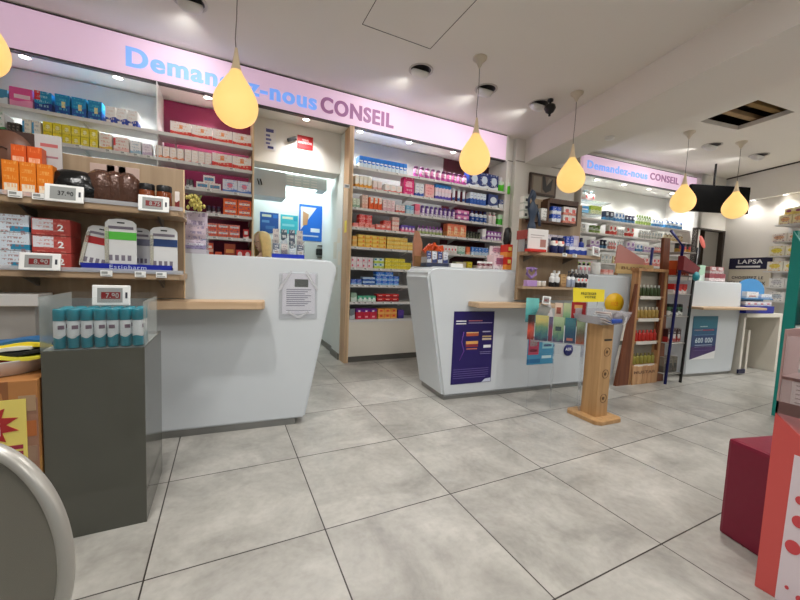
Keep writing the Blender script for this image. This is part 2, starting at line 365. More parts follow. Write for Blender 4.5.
# ceiling spots
def spot(label,x,y,ang,grp=None):
    o=thing('ceiling_spotlight',label,'light',(x,y,HC),ang,grp)
    b=B(); b.lathe([(.115,0),(.115,-.006),(.096,-.006),(.094,.0)],28,cap=False); b.build('bezel',mat('spot_bezel',(205,200,194),.4),o)
    b=B(); b.lathe([(.094,-.001),(0,-.0012)],28,cap=False); b.build('recess',black,o)
    b=B(); b.lathe([(0,-.075),(.045,-.07),(.074,-.05),(.086,-.018),(.08,0),(0,0)],24); h=b.build('lamp_head',white_p,o); h.rotation_euler=(math.radians(28),0,0); h.location=(0,.012,.004)
    b=B(); b.lathe([(0,-.001),(.018,0),(.02,.004)],16,cap=False); d=b.build('bulb',mat('spot_bulb',(255,250,240),.3,emit=(255,248,235),es=14),h); d.location=(-.0,.066,-.052)
    d.rotation_euler=(math.radians(30),0,0)
for lb,x,y in (('round tilting ceiling spotlight nearest the ceiling access panel',1.876,1.741),('round tilting ceiling spotlight between two pendant cords',2.612,1.705),('round tilting ceiling spotlight behind the small black projector',3.306,1.66),('ceiling spotlight left of the pair beyond the beam, near the missing panel',6.155,1.316),('ceiling spotlight right of the pair beyond the beam',7.125,1.171),('ceiling spotlight at the top edge above the long sign',.008,1.816)):
    spot(lb,x,y,0)
o=thing('camera_projector','small black ceiling camera beside the third spotlight','camera',(3.33,1.53,HC),.3)
b=B(); b.lathe([(0,0),(.03,0),(.03,-.02),(.012,-.03),(.012,-.06),(0,-.06)],16); b.build('mount',black,o)
b=B(); b.lathe([(0,-.05),(.05,-.06),(.06,-.09),(.04,-.13),(.012,-.15),(.012,-.17),(0,-.17)],20); b.build('body',black,o)
b=B(); b.lathe([(0,0),(.05,0),(.046,-.02),(0,-.025)],20,c=(4.05,1.33,2.62)); tag(b.build('smoke_detector',white_p),'small white round detector under the ceiling beam','detector')
# soffit lights over the shelving
bulb=mat('soffit_light_glow',(255,252,245),.3,emit=(255,250,240),es=9)
def soffit(f,s,t,label):
    x,y,z=F[f].w(s,t,2.60); o=thing('recessed_light',label,'light',(x,y,z),0,'recessed lights under the shelving canopy')
    b=B(); b.lathe([(.045,0),(.045,-.004),(.034,-.005),(.033,0)],20,cap=False); b.build('ring',white_p,o)
    b=B(); b.lathe([(.033,-.002),(0,-.0025)],20,cap=False); b.build('lens',bulb,o)
    l=bpy.data.lights.new('soffit_spot','SPOT'); l.energy=SPOT_W; l.spot_size=math.radians(125); l.spot_blend=.8; l.shadow_soft_size=.04; l.color=(1,.98,.955)
    lo=bpy.data.objects.new('soffit_spot',l); COL.objects.link(lo); lo.location=(x,y,z-.02)
SPOT_W=27
for s in (-1.164,-0.581,0.094,1.0,1.594,2.214,2.847):
    soffit('C',s,.12,'small round recessed light under the left shelving canopy')
for s in (-.55,-.1,.35,.8):  # lights added under the bulkhead to brighten the dull right wall
    x,y,z=F['E'].w(s,-.05,2.48); o=thing('recessed_light','small round light added under the bulkhead to brighten the right wall','light',(x,y,z),0,'added lights under the right wall bulkhead')
    b=B(); b.lathe([(.04,0),(.04,-.004),(.03,-.005),(.03,0)],20,cap=False); b.build('ring',white_p,o); b=B(); b.lathe([(.03,-.002),(0,-.0025)],20,cap=False); b.build('lens',bulb,o)
    l=bpy.data.lights.new('added_wall_washer','SPOT'); l.energy=7; l.spot_size=math.radians(140); l.spot_blend=.8; l.shadow_soft_size=.04; l.color=(1,.96,.9)
    lo=bpy.data.objects.new('added_wall_washer',l); COL.objects.link(lo); p_=F['E'].w(s,-.14,2.455); lo.location=p_
for s in (1.3,1.9,2.5,3.1): soffit('D',s,.12,'small round recessed light under the far shelving canopy')
# ---------------------------------------------------------------- goods on sale: prototypes
MC={}
def carton_me(w,h,d,m):
    k=('c',round(w,4),round(h,4),d,m.name)
    if k not in MC:
        b=B(); b.box(-w/2,w/2,0,d,0,h,bev=min(.0018,w*.04)); b.box(-w/2+.002,w/2-.002,-.0006,.0,h*.985,h-.0008)
        MC[k]=b.mesh('carton',[m])
    return MC[k]
def bottle_me(w,h,d,m,cap,style='bottle'):
    k=(style,round(w,4),round(h,4),d,m.name,cap.name)
    if k not in MC:
        b=B(); r=w/2*.94; c=(0,max(r,d/2*0+r),0)
        if style=='bottle':
            b.lathe([(0,0),(r*.95,0),(r,.01*h),(r,h*.62),(r*.9,h*.7),(r*.45,h*.76),(r*.45,h*.79)],14,0,c,cap=False); b.lathe([(r*.5,h*.78),(r*.52,h*.79),(r*.5,h*.99),(r*.4,h),(0,h)],12,1,c,cap=False)
        elif style=='round':   # squat cushion bottle
            b.lathe([(0,0),(r*.8,0),(r,.12*h),(r,h*.55),(r*.85,h*.7),(r*.6,h*.78)],16,0,c,cap=False); b.lathe([(r*.66,h*.76),(r*.7,h*.78),(r*.7,h*.98),(0,h)],16,1,c,cap=False)
        elif style=='jar':
            b.lathe([(0,0),(r*.95,0),(r,.06*h),(r,h*.68),(r*.9,h*.76)],18,0,c,cap=False); b.lathe([(r*.96,h*.74),(r*.98,h*.76),(r*.98,h*.97),(r*.9,h),(0,h)],18,1,c,cap=False)
        elif style=='spray':
            b.lathe([(0,0),(r*.97,0),(r,.02*h),(r,h*.72),(r*.8,h*.78)],16,0,c,cap=False); b.lathe([(r*.8,h*.77),(r*.86,h*.78),(r*.86,h*.97),(r*.7,h),(0,h)],16,1,c,cap=False)
        elif style=='tube':    # standing squeeze tube, cap down
            b.lathe([(0,0),(r*.6,0),(r*.6,h*.14)],14,1,c,cap=False)
            rg=[]
            for q in range(6):
                z=h*(.14+.86*q/5); sy=(1-q/5)*.98+.02; sx=.75+.25*q/5
                rg.append([b.bm.verts.new((c[0]+r*sx*math.cos(2*PI*i/14),c[1]+r*.8*sy*math.sin(2*PI*i/14),z)) for i in range(14)])
            for a,e in zip(rg,rg[1:]):
                for i in range(14):
                    f=b.face([a[i],a[(i+1)%14],e[(i+1)%14],e[i]],0); f.smooth=True
            b.face(rg[-1],0); b.face(rg[0][::-1],0)
        elif style=='pump':
            b.lathe([(0,0),(r*.95,0),(r,.02*h),(r,h*.6),(r*.5,h*.66)],14,0,c,cap=False); b.lathe([(r*.5,h*.64),(r*.5,h*.72),(r*.15,h*.73),(r*.15,h*.9),(r*.4,h*.91),(r*.4,h),(0,h)],12,1,c,cap=False); b.box(-r*.15,r*.15,c[1]-r*1.1,c[1],h*.93,h*.985,1)
        MC[k]=b.mesh(style,[m,cap])
    return MC[k]
def pouch_me(w,h,d,m,cap):
    k=('pouch',round(w,4),round(h,4),d,m.name)
    if k not in MC:
        b=B(); n=6
        rg=[]
        for q in range(n+1):
            z=h*q/n; y=d*.5*math.sin(PI*min(1,max(0,.08+.84*q/n)))**.6 if q<n else .001; y=max(y,.002)
            xx=w/2*(1-.04*math.sin(PI*q/n))
            rg.append([b.bm.verts.new((-xx,d/2,z)),b.bm.verts.new((-xx*.6,d/2-y,z)),b.bm.verts.new((xx*.6,d/2-y,z)),b.bm.verts.new((xx,d/2,z)),b.bm.verts.new((xx*.6,d/2+y*.4,z)),b.bm.verts.new((-xx*.6,d/2+y*.4,z))])
        for a,e in zip(rg,rg[1:]):
            for i in range(6): b.face([a[i],a[(i+1)%6],e[(i+1)%6],e[i]],0)
        b.face(rg[0][::-1]); b.face(rg[-1]); b.box(-w*.48,w*.48,d/2-.002,d/2+.001,h*.93,h*1.0,1)
        MC[k]=b.mesh('pouch',[m,cap])
    return MC[k]
def prod_me(kind,w,h,d,m,cap):
    if kind=='carton': return carton_me(w,h,d,m)
    if kind=='pouch': return pouch_me(w,h,d,m,cap)
    return bottle_me(w,h,d,m,cap,kind)
NAME=dict(carton='carton',bottle='bottle',round='round_bottle',jar='jar',spray='spray_bottle',tube='cream_tube',pump='pump_bottle',pouch='product_pouch')
CAT=dict(carton='box',bottle='bottle',round='bottle',jar='jar',spray='bottle',tube='tube',pump='bottle',pouch='pouch')
def row(f,z,s0,s1,n,h,label,m,kind='carton',cap=None,t=.02,d=.10,layers=1,gap=.004,jit=0,group=None,cat=None,name=None,skip=()):
    """n goods side by side between s0 and s1, stacked in layers"""
    f=F[f]; cap=cap or white_p; w=(s1-s0)/n-gap; lst=[]
    if kind not in('carton','pouch') and d<w: d=w
    g=group or (label if n*layers>1 else None)
    for L in range(layers):
        for i in range(n):
            if (L,i) in skip: continue
            me=prod_me(kind,w,h-.0015*(layers>1),d,m,cap)
            s=s0+(s1-s0)*(i+.5)/n; j=random.uniform(-jit,jit) if jit else 0
            x,y,zz=f.w(s,t+abs(j)*.1,z+.0035+L*h)
            o=link(name or ('flat_box' if kind=='carton' and h<.08 else 'slim_carton' if kind=='carton' and h>1.9*w else NAME[kind]),me,None,(x,y,zz),f.a+j)
            tag(o,label,cat or CAT[kind],g); lst.append(o)
    return lst
def tags(f,z,ss,label,t=-.0128,w=.045,h=.028):
    f=F[f]; k=('tag',w,h)
    if k not in MC:
        b=B(); b.box(-w/2,w/2,0,.006,0,h,0,bev=.001); b.box(-w*.40,w*.12,-.0006,0,h*.45,h*.85,1); b.box(-w*.40,w*.36,-.0006,0,h*.15,h*.28,1)
        MC[k]=b.mesh('price_tag',[tagm,lcd])
    for s in ss:
        o=link('price_tag',MC[k],None,f.w(s,t,z-.024),f.a); tag(o,label,'price tag',label if len(ss)>1 else None)
def unit(name,label,f,s0,s1,depth,ztop,shelves,backs,base=None,sides=(),t0=0,shelf_mat=None,zbot=0.0,lip=.02):
    fr=F[f]; o=thing(name,label,'shelving',fr.w(s0,t0,0),fr.a)
    L=s1-s0
    for a,c,m in backs:
        b=B(); b.box(a-s0,c-s0,depth-.02,depth,zbot,ztop); b.build('back_panel',m,o)
    for z,a,c,sd in shelves:
        b=B(); b.box(a-s0,c-s0,0.0,sd,z-.018,z); b.box(a-s0,c-s0,-.008,.0,z-.024,z+.003)
        q=int((c-a)/.55)
        for i in range(q+1): b.prism([(0.03,z-.018),(sd,z-.018),(sd,z-.07)],a-s0+.01+i*(c-a-.03)/max(1,q),a-s0+.02+i*(c-a-.03)/max(1,q),'x')
        b.build('shelf',shelf_mat or shelf_m,o)
    for a,c,m,n in sides:
        b=B(); b.box(a-s0,c-s0,-.004,depth,0,ztop,bev=.002); b.build(n,m,o)
    if base:
        a,c,z=base; b=B(); b.box(a-s0,c-s0,0,depth-.03,.07,z,bev=.003); b.build('base_cabinet',lam_warm,o)
        b=B(); b.box(a-s0,c-s0,.03,depth-.05,0,.07); b.build('plinth',metal_dark,o)
    return o
ZS=[2.178,1.957,1.736,1.52,1.308,1.077,.885,.692,.49]
# --- unit C, white and maroon bays right of the passage
uc=unit('shelving_unit','tall wood-sided shelving unit full of medicines behind the middle counter','C',1.44,3.665,.38,2.59,
     [(z,1.49,3.63,.24) for z in ZS[:-1]]+[(.49,1.49,3.63,.33)],[(1.49,2.86,grey_back),(2.86,3.63,maroon)],base=(1.49,3.63,.47),
     sides=[(1.475,1.49,oak_edge,'edge_strip'),(3.63,3.665,white_wall,'side_panel')])
b=B(); b.box(0,.035,-.004,.178,0,2.59,bev=.002); b.build('side_panel',oak,uc)
# --- units A: grey bay and plum bay left of the passage
ua=unit('shelving_unit','long wall shelving with grey and plum bays left of the passage','C',-2.1,.49,.38,2.59,
     [(z,-2.08,.475,.24) for z in ZS],[(-2.1,-.285,mat('grey_white_panel',(196,200,200),.6)),(-.285,.475,plum)],base=(-2.08,.475,.47),
     sides=[(-2.12,-2.1,white_wall,'side_panel'),(-.293,-.285,white_p,'divider'),(.475,.49,oak_edge,'side_panel')])
W=(240,238,236); WR=(225,60,50)
# unit C rows ------------------------------------------------------------
z=ZS[0]
row('C',z,1.56,2.153,12,.125,'narrow blue-topped white carton in the top shelf row behind the middle counter',pack((20,120,215),(215,232,245),(240,245,250),.42,(.1,.9,.5,.62)),d=.12)
row('C',z,2.246,3.031,10,.13,'pink and purple bottle pack in the top shelf row under the long pink sign',pack((232,150,195),(190,80,160),(245,235,240),.4,(.3,.8,.25,.75),txt=(120,40,120)),kind='spray',cap=mat('plum_cap',(90,20,80),.4),gap=.012)
row('C',z,3.046,3.525,3,.20,'big navy and white carton with a round emblem, right end of the top shelf',pack((30,50,120),(235,240,245),(210,225,240),.18,(.25,.85,.3,.8),txt=(225,232,245),circle=True),d=.12)
row('C',z,3.542,3.772,2,.20,'green-bottomed white bottle at the right end of the top shelf',pack((225,240,225),(90,210,40),None,.5),kind='bottle')
z=ZS[1]
row('C',z,1.52,1.72,4,.13,'pale carton with yellow-orange stripe at the left end of the second shelf',pack((245,240,225),(240,170,60),(250,250,245),.3,(.1,.6,.4,.7)),gap=.006)
row('C',z,1.732,1.842,2,.10,'small pinkish white carton near the left end of the second shelf',pack((240,225,220),(230,180,170),None,.3))
row('C',z,1.879,2.096,3,.085,'low white carton with pink edge in the second shelf row',pack((245,240,235),(235,120,110),(250,230,220),.22))
row('C',z,2.116,2.255,1,.20,'tall magenta carton on the second shelf',pack((228,30,120),(235,60,140),(250,160,190),.2,(.2,.8,.45,.7),txt=(250,220,230)))
row('C',z,2.269,2.392,2,.15,'white carton with blue foot beside the magenta carton',pack((240,242,245),(25,80,180),None,.25,txt=(120,150,200)))
row('C',z,2.406,2.533,1,.16,'pale pink carton on the second shelf beside white and blue cartons',pack((245,180,180),(248,205,200),None,.3,txt=(220,90,110)))
row('C',z,2.547,2.782,5,.09,'light carton with violet wave, lower layer on the second shelf',pack((240,225,235),(95,80,190),None,.45))
row('C',z+.09,2.547,2.782,5,.09,'light carton with blue cap band, upper layer on the second shelf',pack((30,130,210),(245,220,230),None,.55))
row('C',z,2.797,3.028,3,.17,'tall white and blue tube carton on the second shelf',pack((220,230,240),(60,110,185),(240,245,250),.35,(.2,.7,.4,.9)),gap=.03,kind='tube',cap=white_p)
row('C',z,3.075,3.336,5,.155,'slim white carton with blue lower half on the second shelf',pack((228,238,248),(25,90,190),None,.5,txt=(80,120,200)))
row('C',z,3.369,3.54,1,.17,'navy and white round-emblem carton alone on the second shelf',pack((35,60,130),(230,236,245),(215,228,240),.15,(.2,.85,.3,.8),circle=True))
row('C',z,3.557,3.663,1,.12,'small navy and white pack at the right end of the second shelf',pack((60,80,140),(230,236,240),None,.5,txt=W))
z=ZS[2]
row('C',z,1.503,1.584,2,.10,'pale green and white carton at the left end of the third shelf',pack((225,235,215),(150,190,160),None,.3,txt=(120,150,120)))
row('C',z,1.608,1.679,2,.15,'tall pinkish carton left of the orange cartons, third shelf',pack((244,214,200),(240,190,170),None,.4,txt=(200,120,90)))
row('C',z,1.691,1.85,3,.14,'white carton with orange-red side on the third shelf',pack((245,235,225),(235,90,35),(240,110,50),.5,(.0,.35,.1,.95),txt=(225,80,40)))
row('C',z,1.862,2.014,3,.13,'pale pink tall carton in the middle of the third shelf',pack((243,220,222),(230,190,200),None,.3,txt=(200,110,130)))
row('C',z,2.027,2.144,3,.09,'small white carton with red print on the third shelf',pack((245,235,235),(225,110,100),None,.3,txt=(210,60,60)))
row('C',z,2.158,2.265,2,.10,'sky-blue carton on the third shelf',pack((120,190,225),(190,220,235),None,.5,txt=W))
row('C',z,2.278,2.347,1,.13,'rose carton left of the purple-capped row, third shelf',pack((240,110,140),(245,180,190),None,.4))
row('C',z,2.361,2.87,8,.125,'white bottle with violet print in the long row of the third shelf',pack((120,80,170),(232,226,240),(235,225,240),.3,(.25,.85,.2,.8),txt=(110,70,160)),kind='spray',cap=mat('violet_cap',(90,60,140),.4),gap=.01)
row('C',z,2.885,3.073,2,.065,'flat pink and purple carton stacked two high on the third shelf',pack((235,130,190),(150,60,150),(250,230,240),.4,(.15,.6,.3,.7)),layers=2)
row('C',z,3.105,3.384,4,.15,'white bottle with blue label and dark cap on the third shelf',pack((225,235,245),(30,90,180),None,.5,txt=W),kind='bottle',cap=mat('navy_cap',(25,45,110),.4))
row('C',z,3.401,3.538,2,.16,'white tube with pink top near the right end of the third shelf',pack((240,70,120),(245,240,240),None,.75),kind='bottle')
row('C',z,3.555,3.679,2,.14,'bright green carton at the right end of the third shelf',pack((200,235,200),(70,200,50),None,.6))
z=ZS[3]
row('C',z,1.511,1.773,4,.05,'flat salmon-red carton in the lower layer left on the fourth shelf',pack((240,120,105),(245,190,180),None,.35,txt=W))
row('C',z+.05,1.581,1.736,2,.05,'flat red carton stacked on the salmon cartons, fourth shelf',pack((226,50,50),(240,120,110),None,.3,txt=W),layers=2)
row('C',z,1.785,1.973,3,.06,'pale salmon carton in the middle of the fourth shelf',pack((245,150,140),(240,110,100),(250,220,215),.4))
row('C',z+.06,1.872,1.973,1,.05,'red carton topping the pale salmon stack, fourth shelf',pack((215,60,50),(235,100,90),None,.4,txt=W))
row('C',z,1.986,2.077,1,.055,'cream and pink carton in the tall stack of the fourth shelf',pack((248,225,215),(245,180,165),None,.35,txt=(220,110,90)),layers=3)
row('C',z,2.103,2.29,4,.08,'violet and rose carton on the fourth shelf',pack((110,90,190),(240,120,150),(245,230,240),.5,(.3,.8,.3,.7)))
row('C',z,2.332,2.689,7,.10,'small bottle with violet top and pale green label on the fourth shelf',pack((225,215,225),(200,215,150),(150,80,170),.35,(.2,.8,.6,.9)),kind='bottle',cap=mat('violet_cap2',(160,90,180),.4))
row('C',z,2.748,3.041,3,.16,'tall coral, orange and yellow carton on the fourth shelf',pack((245,130,90),(250,180,120),(250,220,170),.4,(.1,.6,.2,.8),txt=(225,50,70)))
row('C',z,3.057,3.285,5,.09,'dark jar with pale lid on the fourth shelf',pack((40,40,36),(70,80,60),None,.4,txt=(170,180,140)),kind='jar',cap=black)
row('C',z,3.301,3.368,1,.14,'white carton between dark jars and purple rolls',pack((242,240,244),(200,190,220),None,.3))
row('C',z,3.385,3.663,5,.062,'purple and white roll pack at the right end of the fourth shelf',pack((150,60,170),(225,205,235),(245,240,248),.35,(.2,.8,.3,.7)),layers=2)
z=ZS[4]
row('C',z,1.511,1.564,1,.06,'orange-yellow carton at the left end of the fifth shelf',pack((240,180,90),(245,205,130),None,.4),layers=2)
row('C',z,1.575,1.917,4,.047,'flat yellow carton in the left stack of the fifth shelf',pack((250,214,110),(245,190,60),(240,140,60),.4,(.65,.9,.2,.7)),layers=3)
row('C',z,1.93,2.286,4,.047,'flat pale yellow carton in the right stack of the fifth shelf',pack((250,224,130),(246,200,80),None,.4,txt=(220,150,60)),layers=3,skip=((2,3),))
row('C',z,2.673,2.916,5,.10,'small white carton with rose dot behind the middle counter',pack((245,240,238),(225,215,212),(235,90,110),.3,(.2,.7,.35,.65),circle=True))
row('C',z,2.931,3.042,2,.10,'mint green carton behind the middle counter',pack((225,240,230),(150,200,180),None,.35,txt=(80,150,130)))
row('C',z,3.057,3.122,1,.10,'orange carton beside the row of blue cartons',pack((235,110,60),(245,170,130),None,.3))
row('C',z,3.138,3.42,5,.105,'blue and white carton in the short row low behind the middle counter',pack((25,120,215),(190,220,245),None,.42,txt=W))
row('C',z,3.437,3.559,2,.10,'white carton with a big red ring',pack((245,240,238),(240,235,235),(220,40,40),.2,(.1,.9,.15,.85),circle=True))
z=ZS[5]
row('C',z,1.501,1.765,4,.06,'white and rose carton stacked at the left of the sixth shelf',pack((235,225,228),(240,215,222),(225,90,120),.3,(.1,.4,.2,.6),circle=True),layers=2)
row('C',z,1.777,1.902,2,.06,'white, teal and lime carton on the sixth shelf',pack((220,235,225),(200,220,90),(40,150,190),.45,(.1,.5,.55,.9)),layers=2)
row('C',z,1.915,2.257,4,.042,'lemon yellow flat carton in the stack of the sixth shelf',pack((238,220,60),(245,232,110),None,.3,txt=(150,140,40)),layers=3,skip=((2,3),))
row('C',z,2.271,2.34,1,.035,'grey flat carton beside the lemon yellow stack',pack((160,165,175),(215,215,220),None,.4),layers=3)
row('C',z,2.913,3.07,1,.13,'cream box lying behind the middle counter top',pack((222,212,180),(215,200,160),None,.3))
row('C',z,3.087,3.167,1,.14,'bright yellow box behind the middle counter top',pack((245,225,40),(240,200,30),None,.3,txt=(90,110,60)))
row('C',z,3.25,3.452,2,.10,'white and red box behind the middle counter top',pack((240,225,215),(215,60,50),None,.45,txt=(200,60,50)))
z=ZS[6]
row('C',z,1.506,1.636,2,.06,'royal blue flat carton at the left of the seventh shelf',pack((35,90,190),(120,170,225),None,.35,txt=W),layers=1)
row('C',z,1.648,1.795,2,.045,'white and blue striped carton on the seventh shelf',pack((190,215,240),(40,100,190),None,.45,txt=(30,80,170)),layers=2)
row('C',z,1.807,2.103,4,.055,'strong blue carton in the tall stack of the seventh shelf',pack((20,110,220),(130,190,240),None,.4,txt=W),layers=2)
row('C',z+.11,1.807,2.024,2,.045,'strong blue carton on top of the tall blue stack',pack((30,120,225),(150,200,240),None,.3,txt=W))
z=ZS[7]
row('C',z,1.512,1.583,1,.10,'grey-green carton at the left of the eighth shelf',pack((150,180,160),(210,225,215),None,.5))
row('C',z,1.595,1.815,4,.065,'mint and white carton on the eighth shelf',pack((90,185,150),(225,240,232),(240,250,245),.45,(.3,.8,.3,.7)))
row('C',z,1.827,2.111,3,.045,'red carton with dark wave on the eighth shelf',pack((215,40,40),(150,25,35),(245,200,190),.4,(.2,.7,.5,.7)),layers=2)
z=ZS[8]
row('C',z,1.5,1.565,1,.12,'grey carton at the left of the bottom shelf',pack((120,125,130),(190,195,200),None,.4),layers=1)
row('C',z,1.577,1.834,3,.06,'crimson carton in the lower stack of the bottom shelf',pack((205,30,60),(215,50,80),(240,160,170),.3,(.3,.7,.3,.6)))
row('C',z+.06,1.577,1.834,3,.06,'crimson carton with violet wave stacked on the bottom shelf',pack((110,40,140),(205,30,60),(240,230,235),.4,(.3,.6,.4,.7)))
row('C',z,1.847,2.093,3,.06,'orange carton stacked on the bottom shelf',pack((240,160,70),(250,190,110),(225,80,50),.3,(.3,.7,.4,.8)),layers=2)
row('C',z,2.107,2.187,1,.1,'violet carton beside the orange cartons on the bottom shelf',pack((90,60,150),(60,50,130),None,.4))
def ctags(z,us,lb): tags('C',z,us,'small white price tag on the edge of the %s shelf behind the middle counter'%lb)
ctags(ZS[0],(1.535,1.77,2.017,2.306,2.513,2.759,3.034,3.324,),'top')
ctags(ZS[1],(1.531,1.635,1.754,1.913,2.053,2.196,2.372,2.455,2.655,2.818,3.048,3.407,),'second')
ctags(ZS[2],(1.526,1.762,1.897,2.062,2.233,2.342,2.509,2.726,2.907,3.095,3.289,3.508,),'third')
ctags(ZS[3],(1.545,1.674,1.893,2.02,2.203,2.506,2.695,2.875,3.046,3.239,3.439,),'fourth')
ctags(ZS[4],(1.54,1.717,1.978,2.187,2.751,2.95,3.14,3.353,),'fifth')
ctags(ZS[5],(1.524,1.665,1.836,1.987,2.157,),'sixth')
ctags(ZS[6],(1.518,1.576,1.648,1.72,1.843,1.944,2.034,),'seventh')
ctags(ZS[7],(1.547,1.606,1.678,1.763,1.901,2.003,),'eighth')
# --- grey bay and plum bay rows -------------------------------------------
z=ZS[0]
RW=(245,236,230)
row('C',z,-1.35,-1.232,2,.11,'pale blue and white carton at the left end of the top shelf',pack((70,150,190),(225,235,240),None,.45),d=.14)
row('C',z,-1.226,-1.092,1,.145,'pink pack on the top shelf at the upper left',pack((235,90,160),(245,160,200),(250,215,230),.35,(.2,.9,.45,.65)),d=.16)
row('C',z,-1.086,-0.982,1,.15,'teal carton with red corner on the top shelf',pack((20,140,190),(30,60,140),(225,50,60),.4,(0,.35,.55,1),txt=(170,220,230)),d=.16)
row('C',z,-0.97,-0.665,3,.155,'teal and dark blue carton in the row of the top shelf',pack((10,135,190),(25,80,160),(230,215,150),.45,(.45,.7,.35,.65),txt=(80,190,215)),d=.16,gap=.012)
row('C',z,-0.652,-0.429,3,.135,'white carton with a blue swoosh foot on the top shelf',pack((240,238,236),(40,70,170),(240,235,230),.36,(.1,.5,.0,.2),txt=(225,205,195)),d=.15)
z=ZS[1]
row('C',z,-1.335,-1.254,1,.16,'green and white carton at the left edge of the second shelf',pack((240,242,240),(60,160,90),None,.3,txt=(90,160,110)),d=.14)
row('C',z,-1.243,-1.171,3,.10,'dark carton in the shade of the upper left shelf',pack((60,54,52),(110,90,80),None,.4,txt=(180,170,160)))
row('C',z,-1.16,-1.051,2,.14,'white carton with yellow and blue corners on the second shelf',pack((242,240,230),(235,215,110),(70,160,210),.25,(0,.25,.3,.9),txt=(170,180,190)),d=.14)
row('C',z,-1.04,-0.701,6,.075,'lemon yellow carton with flowers, stacked two high on the second shelf',pack((240,222,50),(245,230,90),(250,245,190),.4,(.3,.75,.25,.7),circle=True,txt=(200,180,40)),layers=2,d=.14)
row('C',z,-0.695,-0.609,1,.13,'white carton with yellow band right of the lemon yellow stack',pack((243,236,225),(235,200,90),None,.2,txt=(225,140,110)))
row('C',z,-0.602,-0.494,1,.12,'white carton with rose print under the grey bay shelf',pack((243,232,226),(240,200,195),(225,70,70),.25,(0,.15,.4,.9),txt=(225,140,130)))
row('C',z,-0.487,-0.41,1,.11,'white carton with pale blue print on the second shelf',pack((240,240,242),(160,195,215),None,.25,txt=(140,170,200)))
row('C',z,-0.403,-0.332,1,.10,'small lilac white carton beside the plum bay',pack((238,228,236),(200,180,205),None,.3,txt=(180,150,180)))
z=ZS[2]
row('C',z,-0.944,-0.672,3,.075,'flat turquoise carton with red emblem in the grey bay',pack((20,170,195),(40,190,205),(225,45,50),.3,(.55,.8,.2,.8),circle=True,txt=(170,230,235)))
row('C',z,-0.592,-0.476,2,.065,'flat carton with red and green ends behind the bronze packs',pack((235,90,70),(240,240,230),(60,170,120),.3,(.7,1,0,1)))
row('C',z,-0.462,-0.29,4,.06,'black and yellow flat carton in the grey bay',pack((40,40,40),(240,225,110),(235,235,230),.5,(.1,.6,.1,.5)))
z=ZS[0]
row('C',z,-0.198,0.467,4,.115,'long white carton with red foot on the top shelf of the plum bay',pack(RW,(222,60,48),(240,150,90),.3,(.42,.58,.5,.8),txt=(232,190,165)),d=.14)
z=ZS[1]
row('C',z,-0.31,-0.093,4,.105,'narrow white carton with orange foot, second shelf of the plum bay',pack(RW,(236,140,90),None,.2,txt=(235,200,170)),d=.14)
row('C',z,-0.089,0.126,4,.11,'narrow white carton with thin red line, second shelf of the plum bay',pack(RW,(226,110,100),None,.09,txt=(225,205,180)),d=.14)
row('C',z,0.13,0.469,2,.12,'long white carton with broad red foot, second shelf of the plum bay',pack(RW,(220,55,48),(238,140,80),.36,(.4,.6,.5,.85),txt=(232,190,165)),d=.14)
z=ZS[2]
row('C',z,-0.078,-0.023,2,.07,'dark grey small carton on the third shelf of the plum bay',pack((70,66,66),(200,200,200),None,.3))
row('C',z,0.001,0.205,2,.062,'white carton with turquoise band in the small pyramid of the plum bay, lower layer',pack((238,236,234),(238,236,234),(50,150,190),.3,(.1,.9,.25,.7),txt=(200,90,90)))
row('C',z+.062,0.057,0.155,1,.065,'white carton with turquoise band topping the small pyramid',pack((238,236,234),(238,236,234),(50,150,190),.3,(.1,.9,.25,.7),txt=(200,90,90)))
row('C',z,0.218,0.47,2,.115,'white and blue carton with a round rose emblem, third shelf of the plum bay',pack((225,228,240),(90,130,210),(235,130,150),.2,(.3,.7,.35,.75),circle=True,txt=(120,150,215)),d=.12)
z=ZS[3]
row('C',z,0.081,0.206,3,.07,'small dark bottle with violet cap on the fourth shelf of the plum bay',pack((50,36,48),(200,190,195),None,.3),kind='jar',cap=mat('dark_violet_cap',(60,30,70),.4))
row('C',z,0.222,0.472,2,.078,'orange carton with white and blue text in the plum bay stack',pack((240,98,30),(244,110,40),(245,225,215),.2,(.12,.88,.35,.6),txt=(90,60,130)),layers=2,d=.12)
z=ZS[4]
row('C',z,0.081,0.37,3,.062,'orange, white and navy carton on the fifth shelf of the plum bay',pack((236,130,110),(236,100,60),(236,226,226),.45,(.1,.9,.45,.75),txt=(70,70,130)),layers=2)
row('C',z,0.397,0.451,1,.09,'small red and white carton beside the oak edge, fifth shelf',pack((200,40,40),(240,225,220),(240,230,225),.2,(.2,.8,.45,.8)))
z=ZS[5]
row('C',z,0.081,0.143,1,.085,'red and cream carton in the left stack behind the left counter',pack((226,90,60),(240,190,170),(245,225,215),.3,(.2,.8,.4,.7)),layers=2)
row('C',z,0.156,0.215,1,.09,'red and cream carton standing alone behind the left counter',pack((226,90,60),(240,190,170),(245,225,215),.3,(.2,.8,.4,.7)))
row('C',z,0.232,0.332,1,.17,'brown and amber carton behind the left counter',pack((170,70,40),(90,25,20),(225,150,80),.35,(.15,.85,.5,.7)))
row('C',z,0.336,0.475,2,.12,'red carton with white heart label behind the left counter',pack((215,45,45),(225,90,80),(245,225,225),.25,(.2,.8,.4,.85),circle=True))
tags('C',ZS[1],(-0.969,-0.818,-0.627,-0.527,-0.439,-0.347,-0.195,0.035,0.297),'small white price tag on the second shelf edge of the upper left shelving')
tags('C',ZS[2],(-0.059,0.107,0.333),'small white price tag on the third shelf edge of the plum bay')
tags('C',ZS[3],(0.173,0.334),'small white price tag on the fourth shelf edge of the plum bay')
tags('C',ZS[4],(0.156,0.283,0.414),'small white price tag on the fifth shelf edge of the plum bay')
